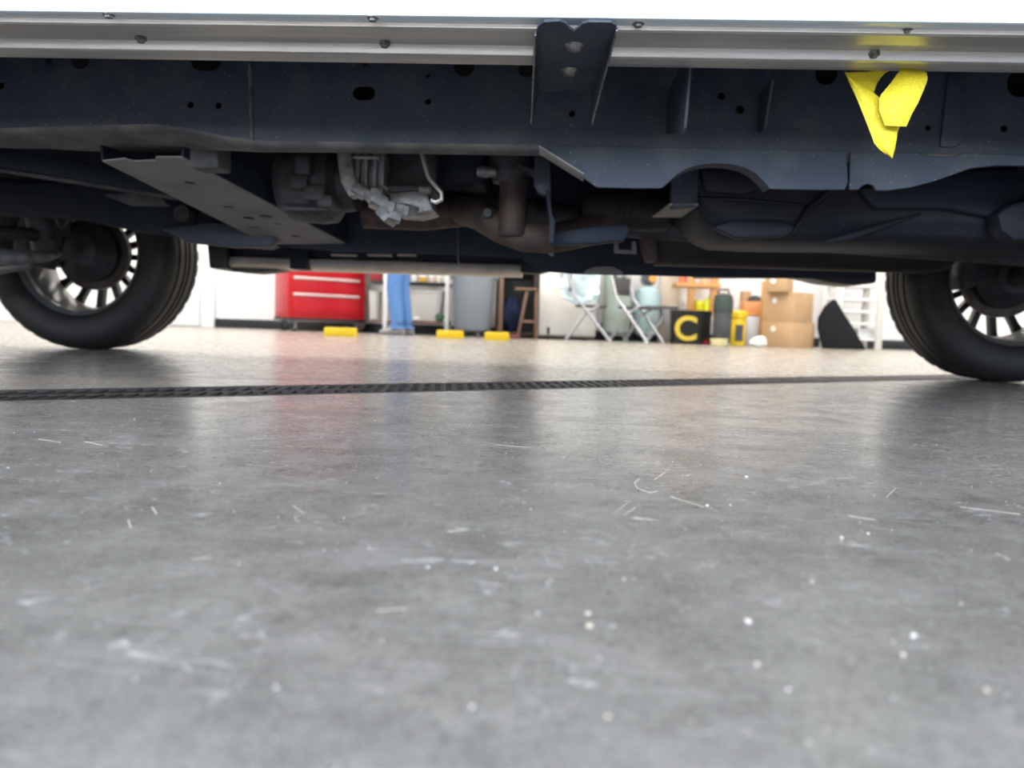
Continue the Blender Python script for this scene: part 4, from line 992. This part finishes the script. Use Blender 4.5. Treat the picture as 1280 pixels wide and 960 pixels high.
for y_ in (-.13, .13):
    MB().tube([(.06, y_, .40), (.20, y_, .0)], .016, 10).build('leg', M_CHROME, t); MB().tube([(.02, y_ * .85, .40), (.145, y_ * .85, .0)], .014, 10).build('leg', M_CHROME, t)
    MB().tube([(.09, y_ * .7, .40), (-.15, y_ * .7, .0)], .014, 10).build('leg', M_CHROME, t)
fm = MB(); R1 = []
rnd = random.Random(4)
for i in range(9):
    v = i / 8; row = []
    for j in range(13):
        u = j / 12; x_ = (-.24 + .48 * u) * (1 - .18 * v); z_ = .36 - .34 * v + .03 * math.sin(5 * u + 2 * v)
        row.append((x_, .03 * math.sin(u * 9 + v * 4) + .02 * rnd.uniform(-1, 1), z_))
    R1.append(row)
fm.rings(R1, closed=False, cap=False)
o = fm.build('plastic_film', M_FILM, solid=.03)
single(o, (BX(722, 8.75), 8.74, .42), 'pale blue plastic film bundled over the folding chair by the refrigerator', 'film', rz=.0)

# ---- mint green cylinder and aqua tank
Y = 9.42; s = mpp(Y)
t = thing('gas_cylinder', 'tall mint green cylinder with rounded shoulders on a wheeled cart', 'cylinder', at(769, Y)); r = 17 * s
MB().lathe([(r * .9, .10), (r, .13), (r, 1.15), (r * .9, 1.24), (r * .6, 1.31), (r * .25, 1.34)], 'z', n=40).build('shell', M_MINT, t)
MB().lathe([(.03, 1.33), (.03, 1.40), (.05, 1.41), (.05, 1.45), (.02, 1.46)], 'z', n=16).build('valve', M_CHROME, t)
MB().box(-r, r, -.02, r + .06, .075, .099).build('cart_plate', M_BLK, t, bevel=.004)
for sg in (-1, 1): MB().lathe([(.03, -.02), (.105, -.02), (.11, 0), (.105, .02), (.03, .02)], 'x', c=(sg * (r - .02), .14, .11), n=24).build('cart_wheel', M_BLK, t)
for x_, z_ in ((-.05, .77), (.055, .77)): MB().lathe([(.022, -r - .012), (.026, -r + .01), (.026, -r + .08)], 'y', c=(x_, 0, z_), n=14).build('gauge_knob', M_DGREY, t)
MB().rings([[(r * 1.006 * math.sin(a_), -r * 1.006 * math.cos(a_), z_) for a_ in [-.45 + .9 * i / 8 for i in range(9)]] for z_ in (.655, .70)], closed=False, cap=False).build('paper_label', M_TAPEW, t, solid=.003)
MB().bar((-.10, -.06, 0), (-.06, -.02, .10), .03, .03).build('stand_leg', M_CHROME, t); MB().bar((.14, -.08, 0), (.06, -.02, .10), .03, .03).build('stand_leg', M_CHROME, t)
Y = 9.62; s = mpp(Y)
t = thing('air_tank', 'aqua upright tank behind the silver folding chair', 'tank', at(807, Y)); r = 17 * s
MB().lathe([(r * .5, .06), (r * .88, .10), (r, .17), (r, .55), (r * .88, .63), (r * .5, .68), (r * .2, .69)], 'z', n=36).build('shell', M_AQUA, t)
for k in range(3): MB().bar((r * .7 * math.cos(k * 2.09 + .4), r * .7 * math.sin(k * 2.09 + .4), 0), (r * .6 * math.cos(k * 2.09 + .4), r * .6 * math.sin(k * 2.09 + .4), .12), .03, .02).build('foot', M_BLK, t)
hd = MB().lathe([(.05, -.09), (.085, -.08), (.09, .05), (.06, .08)], 'y', c=(0, 0, .78), n=24).build('motor', M_DGREY, t)
MB().lathe([(.012, -.10), (.045, -.098), (.048, -.085)], 'y', c=(.04, -.005, .775), n=20).build('motor_cap', M_ORANGE, hd)
for k in range(4): MB().lathe([(.088, -.006), (.098, 0), (.088, .006)], 'y', c=(0, -.06 + k * .03, .78), n=20, cap=False).build('cooling_fin', M_CHROME, hd)
o = MB().box(-.115, .115, -.012, .012, 0, 1.35).build('leaning_board', M_BOARD, bevel=.003); o.rotation_euler = (-.10, 0, 0)
single(o, (BX(834, 9.7), 9.72, 0.002), 'pale wooden board leaning on the wall left of the pine shelf', 'board'); o.rotation_euler = (-.08, .02, 0)

# ---- pine workbench shelf with its load
Y = 9.3; s = mpp(Y)
a, b = BX(846, Y), BX(954, Y); cx = (a + b) / 2; hw = (b - a) / 2
t = thing('pine_shelf', 'orange pine workbench shelf along the white back wall', 'shelf', (cx, Y, 0))
def lx(px): return BX(px, Y) - cx
ZA, ZB_ = .395, .725
for p0, p1 in ((858, 866), (886, 895)): MB().box(lx(p0), lx(p1), .0, .07, ZA + .0, 1.25).build('post', M_PINE, t, bevel=.004)
for px_ in (848, 950):
    for y_ in (.02, .36): MB().box(lx(px_) - .03, lx(px_) + .03, y_ - .03, y_ + .03, 0, ZA - .04).build('post', M_PINE, t, bevel=.004)
MB().box(-hw, hw, -.02, .42, ZA - .045, ZA).build('shelf_board', M_PINE, t, bevel=.004)
MB().box(lx(843), lx(897), -.02, .30, ZB_ - .05, ZB_).build('shelf_board', M_PINE, t, bevel=.004)
MB().box(lx(843), lx(897), -.02, .30, 1.20, 1.25).build('shelf_board', M_PINE, t, bevel=.004)
def jug(name, px, wpx, h, m, label, z0, Y_=9.40, capm=M_WHITE, cat='bottle'):
    s_ = mpp(Y_); r = wpx * s_ / 2; t_ = thing(name, label, cat, (BX(px, Y_), Y_, z0))
    MB().lathe([(r * .92, 0), (r, .01), (r, h * .6), (r * .75, h * .75), (r * .35, h * .85)], 'z', n=20).build('bottle_body', m, t_)
    MB().lathe([(r * .4, h * .84), (r * .4, h)], 'z', n=14).build('cap', capm, t_)
jug('bottle', 871, 14, .16, M_LIME, 'wide lime yellow bottle on the pine workbench', ZA + .001)
jug('bottle', 882, 8, .19, mat('lime_two', (.70, .76, .03), .4), 'slim lime yellow bottle on the pine workbench beside the white one', ZA + .001, 9.38)
jug('bottle', 891.5, 7.5, .20, M_WHITE, 'white bottle on the pine workbench beside the dark drum', ZA + .001, 9.36, M_BLK)
for px_, m_, lab in ((850, mat('rust_tin', (.55, .14, .06), .5), 'rust red tin on the upper pine shelf'), (862, mat('white_tin', (.75, .72, .68), .5), 'off-white tin on the upper pine shelf'), (877, mat('peach_tin', (.72, .42, .26), .5), 'peach coloured tin on the upper pine shelf'), (889, mat('cream_tin', (.74, .64, .5), .5), 'cream tin on the upper pine shelf, rightmost')):
    t2 = thing('paint_tin', lab, 'tin', (BX(px_, 9.4), 9.4, ZB_ + .001), 0, 'tins on the pine shelf')
    MB().lathe([(.047, 0), (.05, .004), (.05, .115), (.047, .12)], 'z', n=24).build('tin_body', m_, t2); MB().lathe([(.049, .119), (.051, .126), (.04, .127)], 'z', n=24).build('lid', M_CHROME, t2)
# black bin with a yellow letter C
Y = 8.70; s = mpp(Y)
t = thing('letter_bin', 'black square bin with a large yellow letter C', 'bin', at(860.5, Y)); hw = 17 * s
MB().rings([[(sx * k * hw, .16 + sy * k * .16, z_) for sx, sy in ((-1, -1), (1, -1), (1, 1), (-1, 1))] for k, z_ in ((.92, 0), (1, .36), (1.05, .362), (1.05, .385), (.97, .385), (.90, .02))]).build('bin_body', M_BLK, t, bevel=.006)
fc_ = bpy.data.curves.new('letter', 'FONT'); fc_.body = 'C'; fc_.size = .38; fc_.extrude = .004; fc_.offset = .008; fc_.align_x = 'CENTER'
fo_ = bpy.data.objects.new('letter', fc_); COL.objects.link(fo_)
dg = bpy.context.evaluated_depsgraph_get(); lm = bpy.data.meshes.new_from_object(fo_.evaluated_get(dg)); bpy.data.objects.remove(fo_)
lm.materials.clear(); lm.materials.append(mat('letter_yellow', (.58, .44, .03), .5))
lo = bpy.data.objects.new('letter', lm); COL.objects.link(lo); lo.parent = t; lo.location = (-.035, -.006, .05); lo.rotation_euler = (PI / 2 - .03, 0, 0)
# dark narrow bin, tall grey vacuum, drum
t = thing('narrow_bin', 'narrow dark bin squeezed between the C bin and shop vacuum', 'bin', at(883, 8.95))
MB().rings([[(sx * k * .05, .12 + sy * k * .12, z_) for sx, sy in ((-1, -1), (1, -1), (1, 1), (-1, 1))] for k, z_ in ((.9, 0), (1, .37), (1.06, .372), (1.06, .39), (.93, .39), (.85, .02))]).build('bin_body', M_BLK, t, bevel=.005)
MB().box(-.03, .03, -.002, .003, .01, .05).build('red_tab', M_RED, t)
Y = 8.6; s = mpp(Y)
t = thing('shop_vacuum', 'grey shop vacuum drum with dark green head before the pine shelf', 'vacuum', at(902, Y)); r = 11 * s
MB().lathe([(r * .9, .05), (r, .07), (r * 1.03, .36), (r * 1.0, .37)], 'z', n=32).build('drum', M_DGREY, t)
MB().lathe([(r * 1.08, .365), (r * 1.1, .39), (r * 1.1, .50), (r * .95, .56), (r * .4, .58)], 'z', n=32).build('motor_head', M_DGREEN, t)
MB().tube([(-r * .6, 0, .57), (-r * .5, 0, .62), (r * .5, 0, .62), (r * .6, 0, .57)], .012, 10).build('handle', M_BLK, t)
MB().lathe([(r * .7, .03), (r * .98, .03), (r * .98, .05), (r * .7, .05)], 'z', n=28).build('base_ring', M_BLK, t)
for k in range(4): caster(t, r * .78 * math.cos(k * 1.57 + .7), r * .78 * math.sin(k * 1.57 + .7), .015, .03)
t = thing('yellow_dish', 'pale yellow shallow dish on the floor before the shop vacuum', 'dish', (BX(899, 8.35), 8.35, 0))
MB().lathe([(.07, 0), (.085, .01), (.092, .07), (.086, .072), (.075, .02)], 'z', n=28).build('dish_body', M_CREAMY, t); MB().lathe([(.091, .062), (.098, .068), (.091, .075)], 'z', n=28, cap=False).build('rim', M_CREAMY, t)
t = thing('yellow_canister', 'golden yellow canister with ribbed lid beside the shop vacuum', 'canister', at(921, 8.85))
MB().lathe([(.085, 0), (.092, .01), (.092, .30), (.080, .32)], 'z', n=28).build('canister_body', M_YEL, t)
MB().lathe([(.098, .315), (.104, .32), (.104, .385), (.09, .395), (.03, .40)], 'z', n=28).build('lid', M_YEL, t)
for k in range(10): MB().box(.100, .108, -.006, .006, .325, .38).build('lid_rib', M_YEL, t).rotation_euler = (0, 0, 2 * PI * k / 10)
MB().rings([[(.0935 * math.sin(a_), -.0935 * math.cos(a_), z_) for a_ in [-.5 + 1.0 * i / 8 for i in range(9)]] for z_ in (.05, .24)], closed=False, cap=False).build('emblem', M_DGREY, t, solid=.002)
o = MB().box(-.10, .10, -.08, .08, 0, .34).build('white_crate', mat('grey_white', (.55, .55, .58), .5), bevel=.012); single(o, (BX(941, 9.12), 9.12, 0), 'grey-white box under the pine shelf beside the golden canister', 'box')
# boxes on the workbench
o = MB().box(-.135, .135, -.1, .1, 0, .135).build('orange_carton', M_PINE, bevel=.004); o.data.materials[0] = mat('orange_carton', (.66, .30, .12), .7)
single(o, (BX(940, 9.4), 9.42, ZA + .001), 'orange carton on the workbench under the black hat', 'box')
bm_ = MB().lathe([(.10, 0), (.10, .012), (.075, .05), (.04, .07), (.01, .075)], 'z', n=24); bm_.prism([(-.02, -.08), (.14, -.05), (.15, .05), (-.02, .08)], 0, .012, 'xy')
o = bm_.build('baseball_hat', M_BLK); single(o, (BX(942, 9.4), 9.42, ZA + .137), 'black peaked hat on the orange carton', 'hat')
o = MB().box(-.055, .055, -.05, .05, 0, .13).build('small_carton', M_KRAFT, bevel=.003); single(o, (BX(931, 9.52), 9.58, ZA + .137 - .136), 'small brown carton behind the orange carton', 'box')
o.location.z = ZA + .001; o.scale = (1, 1, 2.05)
o = MB().box(-.015, .015, -.012, .012, 0, .75).build('orange_plank', M_PINE, bevel=.003); o.data = o.data.copy(); o.scale = (2.6, 1, 1); single(o, (BX(953.5, 9.0), 9.02, 0), 'narrow orange plank upright beside the cardboard boxes', 'plank')

# ---- cardboard boxes
Y = 8.55; s = mpp(Y)
def carton(label, px, z0, wl, wr, h, rz, tape=True):
    t_ = thing('cardboard_box', label, 'box', (BX(px, Y), Y, z0), rz, 'stacked cardboard boxes')
    MB().box(0, wr, 0, wl, 0, h).build('box_body', M_KRAFT, t_, bevel=.004)
    MB().box(wr * .42, wr * .58, -.0012, wl + .0012, h - .06, h + .0012).build('sealing_tape', mat('packing_tape', (.50, .36, .22), .35), t_)
    MB().lathe([(.032, -.0025), (.032, .001)], 'x', c=(-.001, wl * .62, h * .72), n=20).build('round_sticker', M_TAPEW, t_)
    return t_
carton('larger cardboard box at the bottom of the stack by the black sheet', 991, 0, .40, .46, .285, math.radians(40))
carton('tall cardboard box standing on the lower box of the stack', 991, .286, .40, .40, .33, math.radians(40))
carton('small cardboard box at the back of the stack, topmost', 980, .617, .26, .18, .17, math.radians(48))
o = lump('white_bag', M_WHITE, .085, .06, .06, 21); single(o, (BX(949, 8.3), 8.3, 0), 'small crumpled white plastic bag on the floor before the cardboard boxes', 'bag')

# ---- black sheet leaning on the white rack
Y = 8.75; s = mpp(Y)
def pq_(px, py): q = W(px, py, Y); return (q.x, max(q.z, .002))
poly = [pq_(*p) for p in ((1028, 437), (1082, 437), (1070, 412), (1059, 392), (1050, 374), (1046, 374), (1035, 383), (1026, 397), (1024, 410))]
bx0 = poly[0][0]
o = finish('black_sheet', plate([(u - bx0, v) for u, v in poly], [], .05, lambda u, v, w_: (u, w_ + .22 * v, v)), M_DGREY, None, bevel=.012)
o.data.materials[0] = mat('black_foam', (.010, .011, .013), .9, spec=.2)
single(o, (bx0, Y, 0), 'black foam sheet leaning in a slanted wedge between the boxes and white rack', 'sheet')
# ---- white metal rack
Y = 9.0; s = mpp(Y)
t = thing('metal_rack', 'white metal rack with several slats standing right of the black sheet', 'rack', at(1098, Y))
wd = 52 * s
for x_ in (0, -wd):
    for y_ in (0, .38): MB().box(x_ - .038, x_ + .038, y_ - .02, y_ + .02, 0, 1.75).build('upright', M_WMETAL if x_ < 0 else mat('cream_metal', (.66, .65, .61), .4), t, bevel=.004)
for z_ in (.12, .30, .44, .58, .74, .90, 1.2, 1.5): MB().box(-wd, 0, .0, .38, z_ - .018, z_ + .012).build('slat_shelf', M_WMETAL, t, bevel=.003)
o = MB().box(-.10, .10, -.1, .1, 0, .11).build('white_carton', M_WHITE, bevel=.012); single(o, (BX(1078, 9.2), 9.2, .133), 'white carton on the lowest slat of the metal rack', 'box')

# ================================================================== grit on the floor
bm = bmesh.new()
rnd = random.Random(12)
def bit(x_, y_, r):
    m_ = Matrix.Translation((x_, y_, r * .45)) @ Matrix.Rotation(rnd.uniform(0, 6), 4, 'Z') @ Matrix.Diagonal((r * rnd.uniform(.7, 1.5), r * rnd.uniform(.6, 1.0), r * .55, 1))
    bmesh.ops.create_icosphere(bm, subdivisions=1, radius=1, matrix=m_)
for _ in range(320):
    px_, py_ = rnd.uniform(-60, 1340), 500 + 430 * rnd.random() ** 2.2
    if px_ < 640 and rnd.random() < .35: continue
    q = G(px_, py_)
    if abs((q.x - D0.x) * dv.x + (q.y - D0.y) * dv.y) < .09: continue
    bit(q.x, q.y, rnd.choice((.0004, .0005, .0006, .0007, .0009)) * (1 if py_ < 740 else .75))
for px_, py_, r in ((933, 597, .0026), (884, 633, .0022), (913, 632, .0016), (935, 778, .0021), (737, 784, .0022), (946, 832, .0019), (1142, 796, .0019), (1129, 820, .0018), (985, 863, .0014), (735, 768, .0014), (1233, 864, .0016), (672, 768, .0013), (780, 725, .0013), (1015, 727, .0014), (760, 897, .0013), (620, 712, .0016), (535, 710, .0014), (590, 885, .0012), (345, 860, .0012), (1010, 928, .0011), (1052, 673, .0019), (1085, 668, .0018)):
    q = G(px_, py_); bit(q.x, q.y, r * .9)
me_ = bpy.data.meshes.new('floor_grit'); bm.to_mesh(me_); bm.free()
o = finish('floor_grit', me_, M_DEBRIS); tag(o, 'tiny pale grit scattered over the grey concrete floor', 'grit', kind='stuff')
# hair-thin pale scuffs and fibres lying on the concrete
sf = MB()
for pts in ([(832, 590), (818, 600)], [(800, 598), (793, 604), (797, 611), (813, 616), (822, 614)], [(838, 621), (880, 634)], [(788, 626), (765, 643)], [(795, 634), (780, 644)], [(1012, 606), (1025, 603), (1036, 598), (1072, 597)],
            [(1200, 634), (1232, 638), (1275, 643)], [(972, 600), (984, 601)], [(48, 549), (76, 553)], [(106, 552), (128, 557)], [(620, 556), (664, 560)], [(190, 634), (196, 643)], [(160, 650), (164, 660)], [(470, 764), (508, 761)],
            [(1120, 610), (1108, 622)], [(1060, 645), (1094, 650)], [(560, 665), (584, 662)], [(366, 632), (380, 642)], [(1245, 692), (1262, 700)], [(240, 700), (262, 697)]):
    w_ = rnd.uniform(.00025, .0005)
    sf.tube([G(*p) + Vector((0, 0, .0002)) for p in pts], w_, 6, flat=.4)
o = sf.build('floor_scuffs', M_DEBRIS); tag(o, 'hair-thin pale scuffs and fibres on the grey concrete floor', 'scuffs', kind='stuff')
